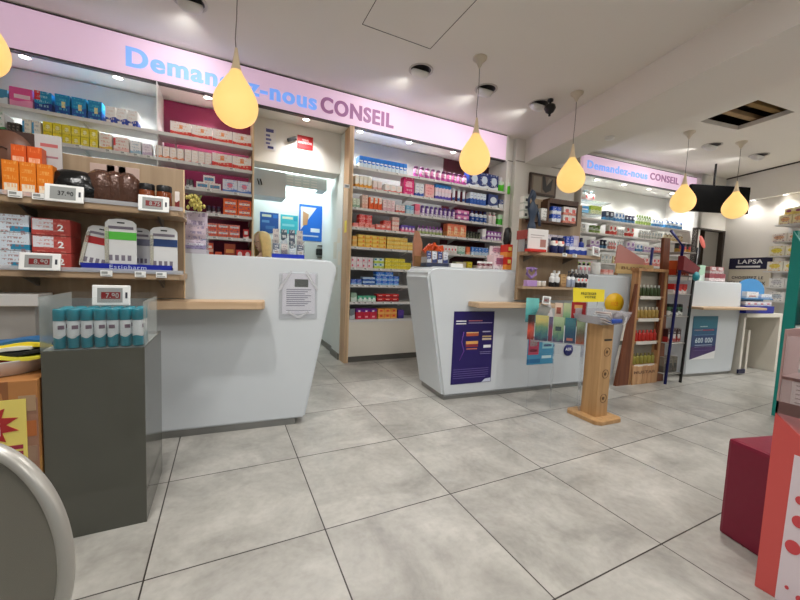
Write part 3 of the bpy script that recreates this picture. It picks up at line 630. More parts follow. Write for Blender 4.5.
b=B(); b.box(-.03,.03,0,.01,0,.04,0,bev=.001); b.box(-.02,.02,-.0008,0,.01,.03,1)
tag(b.build('price_tag',[tagm,lcd],None,(1.408,2.43,1.92)),'white price label sticking out from the oak side panel','price tag')
# fascia notices over the passage
def flatsheet(name,label,cat,f,off,s0,s1,z0,z1,base,patches=(),texts=(),group=None,th=.002,tilt=0):
    fr=F[f]; o=thing(name,label,cat,fr.w(s0,off,z0),fr.a,group)
    w,h=s1-s0,z1-z0
    b=B(); b.box(0,w,0,th,0,h,0,bev=.0004); mats=[base]
    for (a,c,e,g,m) in patches:
        if m not in mats: mats.append(m)
        b.box(a*w,c*w,-.0004,0,e*h,g*h,mats.index(m))
    b.build('sheet',mats,o)
    for (tx,a,c,e,g,m,*bold) in texts: lettering(tx,None,a*w,c*w,e*h,g*h,-.0005,m,o,bold[0] if bold else .015,ext=.0004)
    if tilt: o.rotation_euler=(tilt,0,fr.a)
    return o
def pm(r,g,b_): return mat('print_%d_%d_%d'%(r,g,b_),(r,g,b_),.45)
red=pm(200,30,36)
flatsheet('notice_sign','red notice plate on the white fascia over the passage','sign','C',.312,0.946,1.116,2.358,2.497,red,texts=(('NOUS',.3,.7,.62,.74,whiteink),('DIALOGUONS',.08,.92,.38,.56,whiteink)))
o=tag(B().box(-.05,.05,0,.03,-.018,.018,bev=.006).build('wall_sensor',black,None,(0.886,2.765,2.431)),'black handheld scanner shape left of the red notice','sensor'); o.rotation_euler=(0,math.radians(-25),0)
flatsheet('printed_note','white sheet with blue print at the left of the passage fascia','notice','C',.312,0.606,0.725,2.281,2.507,mat('paper_white',(232,230,232),.7),patches=((.15,.8,.8,.95,pm(90,90,150)),(.15,.5,.6,.7,pm(110,110,165)),(.15,.6,.42,.52,pm(110,110,165)),(.15,.5,.25,.34,pm(110,110,165)),(.3,.8,.06,.18,pm(60,60,120))))
# back room behind the passage
b=B(); b.box(.50,0.876,3.085,3.40,1.856,2.148,bev=.004); o=thing('wall_cabinet','white wall cabinet with two black handle slots, upper left inside the passage','cabinet',(0,0,0)); b.build('body',lam,o)
for k in range(2):
    b=B(); b.tube([(.565+.03*k,3.075,2.03),(.575+.03*k,3.06,2.00),(.583+.03*k,3.075,1.97)],.006,8); b.build('handle',black,o)
GX=0.87; GZ=2.01
o=thing('ventilation_grille','white slatted grille with a cool light strip under it, inside the passage','vent',(0,0,0))
b=B(); b.box(0.87,1.367,3.12,3.35,2.01,2.149); b.build('housing',mat('vent_grey',(214,222,222),.5),o)
b=B()
for i in range(4):
    for j in range(4): b.box(GX+.02+.095*i,GX+.09+.095*i,3.112,3.12,GZ+.015+.032*j,GZ+.028+.032*j)
b.build('slats',white_p,o)
b=B(); b.box(GX+.02,GX+.38,3.14,3.33,GZ-.012,GZ); b.build('light_strip',mat('cool_light',(235,255,255),.4,emit=(225,250,255),es=1.6),o)
def poster(label,us,off,base,patches=(),texts=()): 
    s0,s1,z0,z1=us; return flatsheet('wall_poster',label,'poster','C',off,s0,s1,z0,z1,base,patches,texts)
OB=1.265
poster('navy poster with pale lines in the room behind the left counter',(0.653,0.884,1.498,1.766,),OB,pm(30,80,150),((.1,.6,.78,.9,pm(190,200,180)),(.7,.95,.75,.92,pm(40,110,190)),(.1,.5,.5,.62,pm(90,140,190)),(.3,.8,.2,.35,pm(60,110,170))))
poster('teal poster between two blue posters in the back room',(0.91,1.138,1.507,1.76),OB,pm(60,180,195),((.1,.7,.78,.9,pm(210,215,190)),(.1,.8,.4,.52,pm(130,205,215)),(.75,.95,.7,.95,pm(30,150,180))))
poster('large blue poster with a white diagonal in the back room',(1.153,1.469,1.434,1.926),OB,pm(25,110,215),((.05,.5,.84,.92,pm(180,210,240)),(.1,.85,.12,.16,pm(200,220,240)),(.5,.9,.25,.36,pm(230,240,250))),())
me=B(); me.prism([(.02,.14),(.02,.46),(.235,.46)],-.0006,0,'y',0)
me.build('diagonal_print',pm(225,225,225),[o for o in COL.objects if o.get('label','').startswith('large blue poster')][0])
b=B(); b.prism([(.05,.2),(.05,.4),(.13,.36),(.11,.22)],-.0012,-.0006,'y'); b.build('figure_print',pm(196,150,110),[o for o in COL.objects if o.get('label','').startswith('large blue poster')][0])
o=thing('intercom_box','small black wall box right of the big blue poster','box',(1.391,3.70,1.243))
B().box(0,.14,0,.05,0,.09,bev=.008).build('body',black,o); B().box(.02,.12,.0,.04,-.04,-.02).build('bracket',metal_dark,o); B().box(.02,.12,0,.04,.12,.14).build('upper_slot',metal_dark,o)
# papers on the passage side wall
for k,(yy,zz,w,h,cc,lb) in enumerate(((2.72,1.36,.12,.17,(225,222,210),'white sheet taped highest on the passage side wall'),(2.86,1.18,.14,.2,(215,215,205),'cream sheet pinned at the far end of the passage side wall'),(2.70,1.1,.1,.16,(230,228,220),'small white sheet in the middle of the passage side wall'),(2.80,.92,.12,.16,(210,212,206),'grey-white sheet pinned lowest on the passage side wall'))):
    o=tag(B().box(-.003,0,0,w,0,h,bev=.0006).build('paper_note',mat('paper_%d'%k,cc,.7),None,(1.438,yy,zz)),lb,'paper')
o=tag(B().box(-.003,0,0,.07,0,.13,bev=.0006).build('sticky_note',mat('sticky_yellow',(235,220,90),.7),None,(1.4385,2.50,1.46)),'yellow sticky note on the oak side panel beside the passage','note')
# ---------------------------------------------------------------- counters
def counter(name,label,f,poly_front,depth,loc_s,ledges,plinth,bev=.018,t0=0.0):
    fr=F[f]; o=thing(name,label,'counter',fr.w(0,t0,0),fr.a)
    b=B(); b.prism(poly_front,0,depth,'y',0,bev=bev,seg=3); bd=b.build('body',lam,o)
    for (a,c,z0,z1,out) in ledges:
        r=.04; b=B(); b.prism([(a,.0),(a,-out),(c-r,-out),(c-r*.3,-out+r*.3),(c,-out+r),(c,0)],z0,z1,'z',bev=.004); b.build('ledge',oakx,o)
    b=B(); b.box(plinth[0],plinth[1],.02,depth-.03,0,.045); b.build('plinth',mat('plinth_steel',(150,150,148),.3,.8),o)
    return o
k1=counter('service_counter','white counter with slanted right end and a taped notice, left of the passage','K1',[(-.9,.045),(.80,.045),(.992,1.045),(.97,1.088),(.935,1.102),(.11,1.102),(-.9,1.10)],.5,0,[(-.03,.54,.79,.835,.17)],(-.9,.74),bev=.012)
k2=counter('service_counter','white middle counter with slanted ends and a navy poster','K2',[(.005,.03),(1.97,.03),(2.175,1.02),(2.14,1.085),(2.06,1.10),(-.10,1.10),(-.155,1.085),(-.178,1.03)],.47,0,[(.20,1.05,.785,.825,.16)],(.02,1.93),bev=.02)
k3=counter('service_counter','far white counter with a teal poster, right of the blue wire rack','K3',[(-.095,.03),(.70,.03),(.74,.78),(.72,1.08),(-.12,1.08),(-.12,.78)],.5,0,[(-.16,.95,.775,.80,.16)],(-.08,.69),bev=.01)
# poster stickers on counters
pn=pm(32,16,92)
o=flatsheet('counter_poster','dark violet poster with product pictures on the middle counter','poster','K2',-.003,.072,.468,.13,.742,pn,
 ((.06,.30,.86,.875,whiteink),(.06,.30,.825,.84,whiteink),(.36,.7,.865,.877,pm(200,110,120)),(.36,.95,.835,.845,pm(170,160,200)),(.32,.62,.66,.70,pm(190,90,60)),(.32,.62,.70,.715,pm(235,190,130)),(.32,.62,.55,.59,pm(220,160,90)),(.32,.62,.51,.55,pm(140,40,50)),(.34,.6,.475,.49,pm(200,120,80)),(.72,.92,.71,.725,pm(200,195,220)),(.72,.95,.64,.66,pm(200,170,120)),(.72,.95,.60,.625,pm(210,190,160)),(.76,.95,.49,.53,whiteink),(.68,.95,.43,.436,pm(150,140,190)),(.68,.95,.405,.411,pm(150,140,190)),(.05,.92,.20,.206,pm(110,95,160)),(.05,.92,.17,.176,pm(110,95,160)),(.05,.92,.14,.146,pm(110,95,160)),(.05,.92,.11,.116,pm(110,95,160)),(.05,.85,.08,.086,pm(110,95,160))))
b=B(); b.tube([(.10,-.001,.44),(.085,-.001,.36),(.11,-.001,.28),(.07,-.001,.20)],.004,6); b.build('ribbon_print',pm(120,70,170),o)
b=B(); b.prism([(.30,.003),(.335,.03),(.392,.035),(.392,.003)],-.001,-.0004,'y'); b.build('corner_print',pm(200,205,225),o)
flatsheet('counter_leaflet','blue and pink leaflet taped to the middle counter behind the magazine stand','leaflet','K2',-.003,0.848,1.154,0.252,0.513,pm(70,150,190),((.03,.42,.35,.98,pm(190,60,90)),(.08,.35,.65,.85,whiteink),(.08,.35,.45,.55,pm(120,30,60)),(.55,.95,.55,.85,pm(160,215,225)),(.6,.9,.62,.7,pm(40,70,130)),(.55,.92,.2,.3,pm(210,235,240)),(.0,.5,.05,.2,pm(40,110,160))))
o=thing('round_sticker','round navy sticker on the lower right of the middle counter','sticker',F['K2'].w(1.335,-.003,.37),F['K2'].a)
b=B(); b.lathe([(.058,0),(.058,.002),(0,.002)],28); d=b.build('disc',pm(18,30,120),o); d.rotation_euler=(PI/2,0,0)
lettering('ASK',None,-.038,.038,-.005,.022,-.003,whiteink,o,.02,ext=.0004)
o=thing('oval_sticker','yellow round sticker with red scribble on the right end of the middle counter','sticker',F['K2'].w(1.899,-.003,0.822),F['K2'].a)
b=B(); b.lathe([(.10,0),(.10,.002),(0,.002)],36,sx=1.35); d=b.build('disc',mat('sticker_yellow',(240,188,10),.5),o); d.rotation_euler=(PI/2,0,0)
lettering('nice',None,-.05,.05,-.03,.03,-.003,pm(230,130,40),o,.0,ext=.0004)
o=flatsheet('counter_poster','teal to violet poster reading 600 000 on the far counter','poster','K3',-.003,-.045,.365,.20,.69,pm(24,60,110),
 ((0,1,.72,1,pm(20,110,135)),(0,1,.55,.72,pm(22,85,125)),(0,1,0,.3,pm(60,30,100)),(.08,.4,.66,.69,pm(240,210,215)),(.42,.88,.66,.69,pm(225,90,110)),(.3,.6,.75,.77,pm(200,220,225)),(.1,.9,.56,.568,pm(150,180,210)),(.15,.85,.32,.335,pm(180,190,215)),(.15,.85,.28,.292,pm(180,190,215)),(.1,.9,.2,.208,pm(120,110,160))),(('600 000',.15,.85,.38,.50,pm(210,225,235),.02),))
b=B(); b.prism([(0,0),(.41,.0),(.41,.09)],-.0008,-.0004,'y'); b.build('white_corner',whiteink,o)
# notice in a clear sleeve on counter 1
o=thing('paper_notice','printed notice in a creased clear sleeve taped on the left counter','notice',F['K1'].w(.625,-.004,.715),F['K1'].a)
b=B(); b.box(.02,.225,0,.002,.03,.29,0); b.box(.095,.18,-.0006,0,.205,.255,1)
for k in range(9): b.box(.045,.2-.02*(k%3),-.0006,0,.185-.013*k,.191-.013*k,2)
b.box(.045,.2,-.0006,0,.05,.054,2)
b.build('sheet',[mat('notice_paper',(238,238,244),.6),pm(60,70,60),pm(150,150,165)],o)
b=B(); b.box(0,.24,-.003,-.002,0,.30); b.build('sleeve',glass('sleeve_plastic',(240,238,246),.04,.3),o)
b=B(); b.prism([(-.005,.19),(.07,.31),(.08,.30),(.01,.18)],-.004,-.003,'y'); b.prism([(.245,.19),(.17,.31),(.155,.30),(.235,.18)],-.004,-.003,'y'); b.prism([(.05,.04),(.12,-.0),(.19,.04),(.18,.05),(.12,.015),(.06,.05)],-.004,-.003,'y'); b.build('adhesive_tape',glass('tape_plastic',(245,245,250),.45,.3),o)
# brochure holders standing on the counters
def holder(name,label,f,s0,s1,t,z,h,tiers,cols,base_m,cards,d=.12):
    o=thing(name,label,'brochure holder',F[f].w(s0,t,z),F[f].a); w=s1-s0
    b=B(); b.box(0,w,0,d,0,.03); b.build('base',base_m,o)
    b=B()
    for j in range(tiers):
        y=d*(j/(tiers)); b.box(0,w,y,y+.003,.03,.03+h*(j+1)/(tiers+.4)*.75)
    b.box(0,w,d-.003,d,.03,h); b.box(0,.003,0,d,.03,h*.6); b.box(w-.003,w,0,d,.03,h*.6); b.build('clear_pockets',clear,o)
    n=0
    for j in range(tiers):
        for i in range(cols):
            cw=w/cols; bb=B(); x=cw*i+.006; y=d*(j/tiers)+.01
            zt=h*(j+1)/tiers*.97; bb.hexa([(x,y,.032),(x+cw-.012,y,.032),(x+cw-.012,y+.008,.032),(x,y+.008,.032),(x,y+.01,zt),(x+cw-.012,y+.01,zt),(x+cw-.012,y+.018,zt),(x,y+.018,zt)])
            c=tag(bb.build('brochure',[cards[n%len(cards)]],None,F[f].w(s0,t,z),F[f].a),'brochure standing in the %s'%label,'brochure','brochures in the %s'%label); n+=1
    return o
holder('brochure_holder','clear brochure holder with blue base on the left counter','K1',.585,.79,.10,1.10,.205,2,4,mat('holder_blue',(25,50,165),.4),[pack((70,80,100),(205,205,210),(170,150,140),.4,(.2,.8,.1,.3),txt=W),pack((190,180,175),(120,110,120),None,.4,txt=(90,80,100)),pack((60,80,90),(190,200,210),None,.6,txt=W)])
holder('brochure_holder','lilac tiered leaflet rack on the left counter','K1',.078,.205,.10,1.102,.27,3,1,mat('holder_grey',(180,175,185),.4),[pack((205,190,205),(160,150,190),(225,225,235),.4,(.1,.9,.4,.6),txt=(120,100,140)),pack((200,180,190),(150,165,200),None,.4,txt=(120,110,150))])
o=thing('flower_bunch','bunch of pale yellow flowers on top of the lilac leaflet rack','flowers',F['K1'].w(.14,.15,1.375),0)
b=B()
for k in range(40):
    a=random.uniform(0,2*PI); r=random.uniform(.0,.055); hh=random.uniform(.0,.10)
    b.lathe([(0,-.014),(.008,-.006),(.010,.002),(.004,.012),(0,.016)],6,0,(r*math.cos(a),r*math.sin(a)*.6,hh*.8),cap=False)
b.build('blossoms',mat('flower_yellow',(232,216,120),.6,noise=.4,nscale=60),o)
b=B()
for k in range(8): b.tube([(0,0,-.005),(.02*math.cos(k),.012*math.sin(k),.05),(.035*math.cos(k),.02*math.sin(k),.09)],.002,5)
b.build('stems',mat('stem_green',(110,130,60),.6),o)
holder('brochure_holder','navy leaflet box on the middle counter','K2',-.135,.07,.12,1.10,.13,1,4,mat('holder_dark',(50,56,80),.4),[pack((30,50,120),(225,230,240),None,.3,txt=W),pack((225,228,235),(40,60,130),None,.3,txt=(60,70,120))])
o=thing('snack_tub','orange heap of sachets in a tub on the middle counter, behind the leaflet box','tub',F['K2'].w(.005,.30,1.10),0)
b=B(); b.prism([(-.09,-.06),(.09,-.06),(.09,.06),(-.09,.06)],0,.14,'z',bev=.008); b.build('tub',mat('tub_brown',(150,110,70),.5),o)
for k in range(7):
    b=B(); b.box(-.045,.045,-.012,.012,0,.05,bev=.006); c=b.build('sachet',mat('sachet_orange',(225,84,30),.35,noise=.3,nscale=40),o); c.location=(-.05+.017*k,-.02+.015*(k%3),.135+.012*(k%2)); c.rotation_euler=(.3*(k%3),.5*((k%4)-1.5),.5*k)
o=thing('cardboard_display','tall brown cardboard figure display at the left end of the middle counter','display',F['K2'].w(-.115,.36,1.10),.0)
b=B(); b.prism([(-.036,0),(.036,0),(.036,.14),(.04,.20),(.0,.30),(-.03,.31),(-.045,.2)],-.02,.02,'y',bev=.004); b.build('board',mat('figure_tan',(196,140,110),.6,noise=.35,nscale=22),o)
b=B(); b.prism([(-.045,.0),(.045,.0),(.045,.09),(-.045,.09)],-.05,-.02,'y',bev=.003); b.build('box_base',mat('kraft_brown',(140,100,60),.7),o)
tag(B().box(0,.12,0,.09,0,.035,bev=.004).build('white_box',white_p,None,F['K2'].w(.09,.12,1.10),F['K2'].a),'small white box lying right of the leaflet box on the middle counter','box')
o=thing('leaflet_stand','pink and white product stand on the middle counter, left of the wooden panel','display',F['K2'].w(.50,.10,1.10),F['K2'].a)
b=B(); b.box(0,.15,0,.10,0,.13,bev=.004); b.build('tray',pack((230,200,205),(225,215,218),(150,80,110),.3,(.2,.8,.35,.8),txt=(150,110,140)),o)
b=B(); b.box(0,.15,.06,.07,.13,.21); b.build('header',pack((228,214,218),(228,214,218),(200,150,170),.3,(.2,.8,.35,.8),txt=(120,80,120)),o)
row('K2',1.10,.335,.49,3,.06,'small maroon pot on the middle counter, left of the pink product stand',pack((110,30,50),(210,190,190),None,.4,txt=W),kind='jar',cap=white_p,t=.08,d=.05)
row('K2',1.10,.60,.66,1,.11,'red and orange carton stacked beside the post of the middle wooden panel',pack((215,50,40),(235,150,60),(240,220,120),.4,(.2,.8,.5,.8)),t=.05,layers=2)
o=thing('speaker','small black rounded speaker on the red cartons beside the wooden panel','speaker',F['K2'].w(.625,.09,1.325),F['K2'].a)
b=B(); b.lathe([(0,0),(.03,.0),(.036,.03),(.034,.10),(.024,.14),(0,.15)],16); b.build('body',black,o)
b=B(); b.tube([(.0,-.034,.03),(.0,-.035,.10)],.004,6); b.build('light_strip',metal_dark,o)
# ---------------------------------------------------------------- price displays (electronic labels)
def esl(label,f,t,s,z,w,h,tilt=-.25,red_=True,digits='8.90',roll=0):
    fr=F[f]; o=thing('price_display',label,'price tag',fr.w(s,t,z),fr.a)
    b=B(); b.box(-w/2,w/2,0,.012,0,h,bev=.004); b.build('frame',white_p,o)
    b=B(); b.box(-w*.36,w*.30,-.001,0,h*.14,h*.86); b.build('screen',lcd,o)
    b=B(); b.box(w*.37,w*.43,-.0012,0,h*.35,h*.65,0,bev=.0005); b.build('button',pm(60,60,70),o)
    if red_: b=B(); b.box(-w*.26,w*.24,-.0015,-.001,h*.32,h*.66); b.build('price_block',lcd_red,o)
    lettering(digits,None,-w*.14 if red_ else -w*.16,w*.20 if red_ else w*.24,h*.36,h*.62,-.0018,lcd if red_ else txtm,o,.03,ext=.0004)
    o.rotation_euler=(tilt,roll,fr.a); return o
# ---------------------------------------------------------------- wooden display panel on the left (frame N)
dn=thing('display_panel','taupe wooden panel with two deep shelves at the left, standing over the left counter','display shelf',F['N'].w(0,0,0),0)
PE=0.006
b=B(); b.box(-.95,PE,-.034,-.010,.84,1.565,bev=.003); b.build('back_board',taupe,dn)
ZU=1.308; ZL=0.984
SR=0.024
for z in (ZU,ZL):
    b=B(); b.prism([(-1.0,-.03),(-1.0,-.26),(SR-.02,-.26),(SR,-.235),(SR,-.03)],z-.032,z,'z',bev=.003); b.build('shelf',taupex,dn)
    b=B(); b.prism([(-.03,z-.032),(-.2,z-.032),(-.03,z-.085)],SR-.12,SR-.11,'x'); b.build('bracket',metal_dark,dn)
    b=B(); b.prism([(-.03,z-.032),(-.2,z-.032),(-.03,z-.085)],-.62,-.61,'x'); b.build('bracket',metal_dark,dn)
    b=B(); b.box(-1.0,SR,-.264,-.26,z-.002,z+.018); b.build('price_rail',glass('rail_plastic',(220,222,226),.4,.2),dn)
b=B(); b.box(PE,PE+.006,-.036,-.010,.84,1.565,bev=.001); b.build('side_edge',oak_edge,dn)
q=.012
# upper shelf goods
TF=-.22
row('N',ZU+.001,-0.66,-0.488,3,1.458-ZU,'orange carton with white label in the front row on the upper wooden shelf',pack((226,122,20),(226,122,20),(240,225,205),.3,(.12,.9,.12,.34),txt=(235,170,90)),t=TF,d=.05,gap=.003)
row('N',ZU+.001,-0.655,-0.546,2,1.544-ZU,'darker orange carton standing behind the front orange row',pack((214,86,20),(206,80,20),(238,190,160),.3,(.1,.85,.66,.78),txt=(235,130,70)),t=TF+.07,d=.05)
flatsheet('shelf_card','grey card with red text behind the orange cartons on the upper wooden shelf','card','N',TF+.13,-0.592,-0.494,ZU+.002,1.627,mat('card_grey',(190,188,188),.6),((.2,.85,.82,.87,pm(190,100,100)),(.2,.85,.66,.69,pm(170,120,130)),(.45,.9,.36,.45,pm(205,110,100)),(.45,.85,.22,.25,pm(60,50,60))),th=.006)
o=thing('photo_board','dark brown photo board of a face at the far left of the upper wooden shelf','board',F['N'].w(-0.765,-.08,ZU),0)
wpb=-0.599--0.765; hpb=1.624-ZU
B().box(0,wpb,0,.01,0,hpb).build('board',pm(62,38,30),o)
b=B(); b.lathe([(.10,0),(.10,.001),(0,.001)],24,sx=1.0,sy=1.25); f_=b.build('face_print',pm(104,68,52),o); f_.rotation_euler=(PI/2,0,0); f_.location=(wpb*.45,-.001,hpb*.6)
b=B(); b.tube([(wpb*.25,-.003,hpb*.72),(wpb*.35,-.003,hpb*.75),(wpb*.45,-.003,hpb*.72)],.003,6); b.build('brow_print',pm(50,28,22),o)
o=thing('hair_accessory_bag','black glossy bag lying beside the orange cartons','bag',F['N'].w(-0.429,TF+.05,ZU+.002),0)
b=B(); b.lathe([(0,0),(.07,.0),(.10,.02),(.105,.07),(.08,.125),(.04,.148),(0,.152)],20,sx=1.15,sy=.5); b.build('bag',mat('glossy_black',(16,16,18),.15,noise=.5,nscale=20,bump=.5),o)
brz=mat('bronze_film',(96,66,54),.18,.25,noise=.5,nscale=24,bump=.8)
for k,(u,w) in enumerate(((-0.327,.062),(-0.273,.05),(-0.222,.055))):
    o=thing('blister_pack','bronze bubble pack, %s of the three bulging packs on the upper wooden shelf'%('leftmost','middle','rightmost')[k],'pack',F['N'].w(u,TF+.05,ZU+.002),0)
    b=B(); b.lathe([(0,0),(w*.8,.0),(w,.02),(w*1.05,.09),(w*.9,.14),(w*.4,.168),(0,.172)],16,sx=1,sy=.6); b.build('bubble',brz,o)
    b=B(); b.box(-w*.8,w*.8,.03,.036,0,.205,bev=.002); b.build('backing_card',pm(186,160,150),o)
row('N',ZU+.001,-0.176,-0.028,2,.122,'amber jar with black lid at the right end of the upper wooden shelf',mat('amber_jar',(128,62,30),.2,noise=.3,nscale=30),kind='jar',cap=black,t=TF,d=.05,gap=.0)
o=tag(B().box(0,.02,0,.012,0,.10,bev=.003).build('tester_bottle',[pack((225,215,210),(120,30,30),(220,210,205),.5)],None,F['N'].w(-0.014,TF-.01,ZU)),'thin white and red tester at the right edge of the upper wooden shelf','tester')
tags('N',ZU+.012,(-0.599,-0.522),'small grey price tag left of the 37 price display',t=-.272)
esl('white price display reading 37 on the upper wooden shelf','N',-.29,-0.432,1.294,.135,.078,-.15,False,'37.90')
esl('white price display with red digits on the upper wooden shelf','N',-.29,-0.097,1.289,.127,.078,-.15,True,'8.75')
# lower shelf goods
row('N',ZL+.001,-0.683,-0.575,1,.080,'white teal and red medicine carton stacked at the left of the lower wooden shelf',pack((205,215,225),(205,215,225),(40,130,165),.3,(.4,1.1,.05,.35),txt=(150,90,80)),t=TF,d=.12,layers=3)
row('N',ZL+.001,-0.571,-0.431,1,.078,'red and white medicine carton with a 2 stacked beside the teal ones',pack((175,66,60),(175,66,60),(214,214,220),.3,(.03,.55,.3,.95),txt=(200,120,110)),t=TF,d=.14,layers=3)
for k in range(3):
    me=text_mesh('2',.022,.03,.03,.0005); me.materials.append(whiteink)
    pr=[o for o in COL.objects if o.get('label','').startswith('red and white medicine carton with a 2')][k]
    lt=link('lettering',me,pr,(.022,-.0012,.022),0)
def hang(label,u,v0,v1,w,t,c,top,group=None,sub=''):
    z0=v0; fr=F['N']; o=thing('hanging_pack',label,'pack',fr.w(u,t,z0),0,group); h=v1-v0
    b=B(); b.prism([(-w/2,0),(w/2,0),(w/2,h*.9),(w*.38,h*.97),(w*.12,h),(-w*.12,h),(-w*.38,h*.97),(-w/2,h*.9)],0,.006,'y',bev=.001); b.box(-w*.12,w*.12,-.0006,.0,h*.90,h*.93,1); b.box(-w*.40,w*.4,-.0006,0,h*.78,h*.84,2)
    for k in range(4): b.box(-w*.4+k*w*.2,-w*.4+k*w*.2+w*.12,-.0006,0,h*.1,h*.22,2)
    b.build('card',[mat('pack_card_white',(212,212,212),.5),black,pm(120,112,125)],o)
    b=B(); b.box(-w*.5,w*.5,-.001,0,h*.55,h*.72); b.build('colour_band',c,o)
    b=B(); b.box(-w/2,-w*.38,-.012,0,h*.05,h*.8,bev=.002); b.build('blister',glass('blister_clear',(230,225,205),.3,.15),o); return o
hang('white hanging pack with red band leaning left on the lower wooden shelf',-0.355,ZL+.02,1.211,.115,TF+.02,pm(175,25,30),None).rotation_euler=(-.1,.18,0)
hang('white hanging pack with green band on the lower wooden shelf',-0.242,ZL+.035,1.246,.125,TF,pm(80,175,60),None)
hang('white hanging pack in shade behind the green one',-0.179,ZL+.03,1.215,.09,TF+.08,pm(120,120,140),None)
hang('white hanging pack with navy band on the lower wooden shelf',-0.064,ZL+.015,1.223,.118,TF,pm(35,60,110),None)
o=thing('brand_tray','blue cardboard tray with white handwriting on the lower wooden shelf','tray',F['N'].w(-0.393,TF-.030,ZL+.002),0)
wt=-0.025--0.393
b=B(); b.box(0,wt,0,.004,0,.040); b.box(0,wt,0,.16,0,.004); b.box(0,.004,0,.16,0,.03); b.box(wt-.004,wt,0,.16,0,.03); b.build('tray',mat('tray_blue',(20,36,150),.4),o)
lettering('Estipharm',None,wt*.30,wt*.70,.010,.034,-.001,pm(190,200,230),o,.0,ext=.0006)
tags('N',ZL+.004,(-0.29,-0.157,-0.07),'small white price tag under the blue tray',t=-.275)
esl('white price display with red digits on the lower wooden shelf','N',-.30,-0.519,0.985,.138,.078,-.2,True,'8.90')
# low frosted counter at far left
o=thing('glass_counter','low frosted counter with white top bar at the far left edge','counter',F['K1'].w(-0.442,-.11,0),F['K1'].a)
B().box(-.9,.0,-.14,-.01,.815,.872,bev=.004).build('top_bar',white_p,o); B().box(-.9,-.03,-.10,-.01,.045,.815,bev=.003).build('front_panel',mat('frosted_grey',(176,174,170),.3),o); B().box(-.9,-.03,-.08,-.01,0,.045).build('plinth',metal_dark,o)
# ---------------------------------------------------------------- grey pedestal with foam bottles
fp=F['PD']
ped=thing('pedestal','glossy grey square pedestal carrying a clear tray of teal bottles','pedestal',fp.w(0,0,0),0)
b=B(); b.box(0,.301,0,.40,0,.71,bev=.002); b.build('body',mat('glossy_grey_panel',(84,84,76),.09,noise=.12,nscale=1.5),ped)
o=thing('acrylic_tray','clear open acrylic tray on the grey pedestal','tray',fp.w(.0,.0,.712),0)
b=B(); b.box(0,.301,.0,.003,0,.19); b.box(0,.003,0,.30,0,.19); b.box(.298,.301,0,.30,0,.175); b.box(0,.301,.297,.30,0,.19); b.box(0,.301,0,.30,0,.002); b.build('walls',glass('tray_acrylic',(215,222,220),.01),o)
teal=mat('teal_cap',(6,132,150),.25,noise=.25,nscale=30)
bm_=pack((220,224,226),(10,130,148),None,.40)
for j in range(3):
    for i in range(7):
        o=thing('foam_bottle','white foam bottle with teal cap in the clear tray on the grey pedestal','bottle',fp.w(.046+.0385*i+(.004 if j%2 else 0),.024+.042*j,.716),0,'teal capped bottles in the clear tray')
        if j==0 and i==0:
            b=B(); b.lathe([(0,0),(.0165,0),(.0175,.003),(.0175,.098),(.015,.104)],18,cap=False); bod=b.mesh('bottle_body',[bm_])
            b=B(); b.lathe([(.0178,.10),(.0185,.102),(.0185,.138),(.016,.143),(0,.144)],18,cap=False); capm=b.mesh('cap',[teal])
            b=B(); b.box(-.009,.009,-.0183,-.0172,.070,.084,0,bev=.0004)
            for q_ in range(3): b.lathe([(0,0),(.0028,0),(.0028,.001),(0,.001)],8,1,c=(-.006+.006*q_,-.0178,.048))
            labm=b.mesh('label',[pm(120,96,112),whiteink])
        link('body',bod,o); link('cap',capm,o); link('label',labm,o)
        o.rotation_euler=(0,0,random.choice((0,0,0,.5,-.6,1.4)))
esl('white price display standing above the teal capped bottles','PD',.06,0.187,0.867,.118,.078,-.1,True,'7.90')
b=B(); b.tube([(.21,.07,.90),(.21,.09,.84),(.21,.12,.79)],.003,6); o=[x for x in COL.objects if x.get('label','').startswith('white price display standing above')][0]
b=B(); b.tube([(0,.012,.01),(0,.02,-.06),(0,.03,-.14)],.003,6); b.build('stem',clear,o)
# ---------------------------------------------------------------- cardboard bin at the far left
o=thing('cardboard_bin','printed cardboard bin with a yellow burst poster, left of the grey pedestal','bin',(-.95,.30,0),0)
bw=min(.603,-0.337+.95); pr_=-0.375+.95
b=B(); b.box(0,bw,0,.42,0,0.617,bev=.002)
b.build('box',pack((176,120,70),(190,140,80),(150,110,90),.5,(.75,1,.1,.9),txt=(120,70,45)),o)
for k in range(6):
    b=B(); b.box(pr_-.02,bw-.004,-.002,-.0005,.06+.09*k,.115+.09*k); b.build('print_block',pm(*((186,120,50),(120,110,96),(196,130,40),(150,120,100),(176,100,50),(170,140,110))[k]),o)
o2_=o
b=B(); b.box(pr_-.33,pr_,-.006,-.003,.10,.555); b.build('poster',mat('poster_yellow',(232,212,110),.5),o)
b=B(); pts=[]
for k in range(20):
    a=2*PI*k/20; r=.09 if k%2 else .055; pts.append((pr_-.105+r*1.0*math.cos(a),.47+r*.8*math.sin(a)))
b.prism(pts,-.008,-.006,'y'); b.build('burst_print',pm(170,40,40),o)
lettering('TE',None,pr_-.13,pr_-.065,.475,.507,-.0088,whiteink,o,.05,ext=.0004); lettering('CH',None,pr_-.13,pr_-.065,.435,.467,-.0088,whiteink,o,.05,ext=.0004)
b=B()
for k in range(5): b.box(pr_-.105,pr_-.065,-.0072,-.006,.385-.022*k,.392-.022*k,0); b.box(pr_-.06,pr_-.01,-.0072,-.006,.382-.022*k,.396-.022*k,1)
b.build('list_print',[pm(70,60,70),pm(150,40,60)],o)
b=B(); b.prism([(pr_,.10),(pr_,.27),(pr_-.075,.10)],-.0075,-.006,'y'); b.build('corner_print',pm(240,225,40),o)
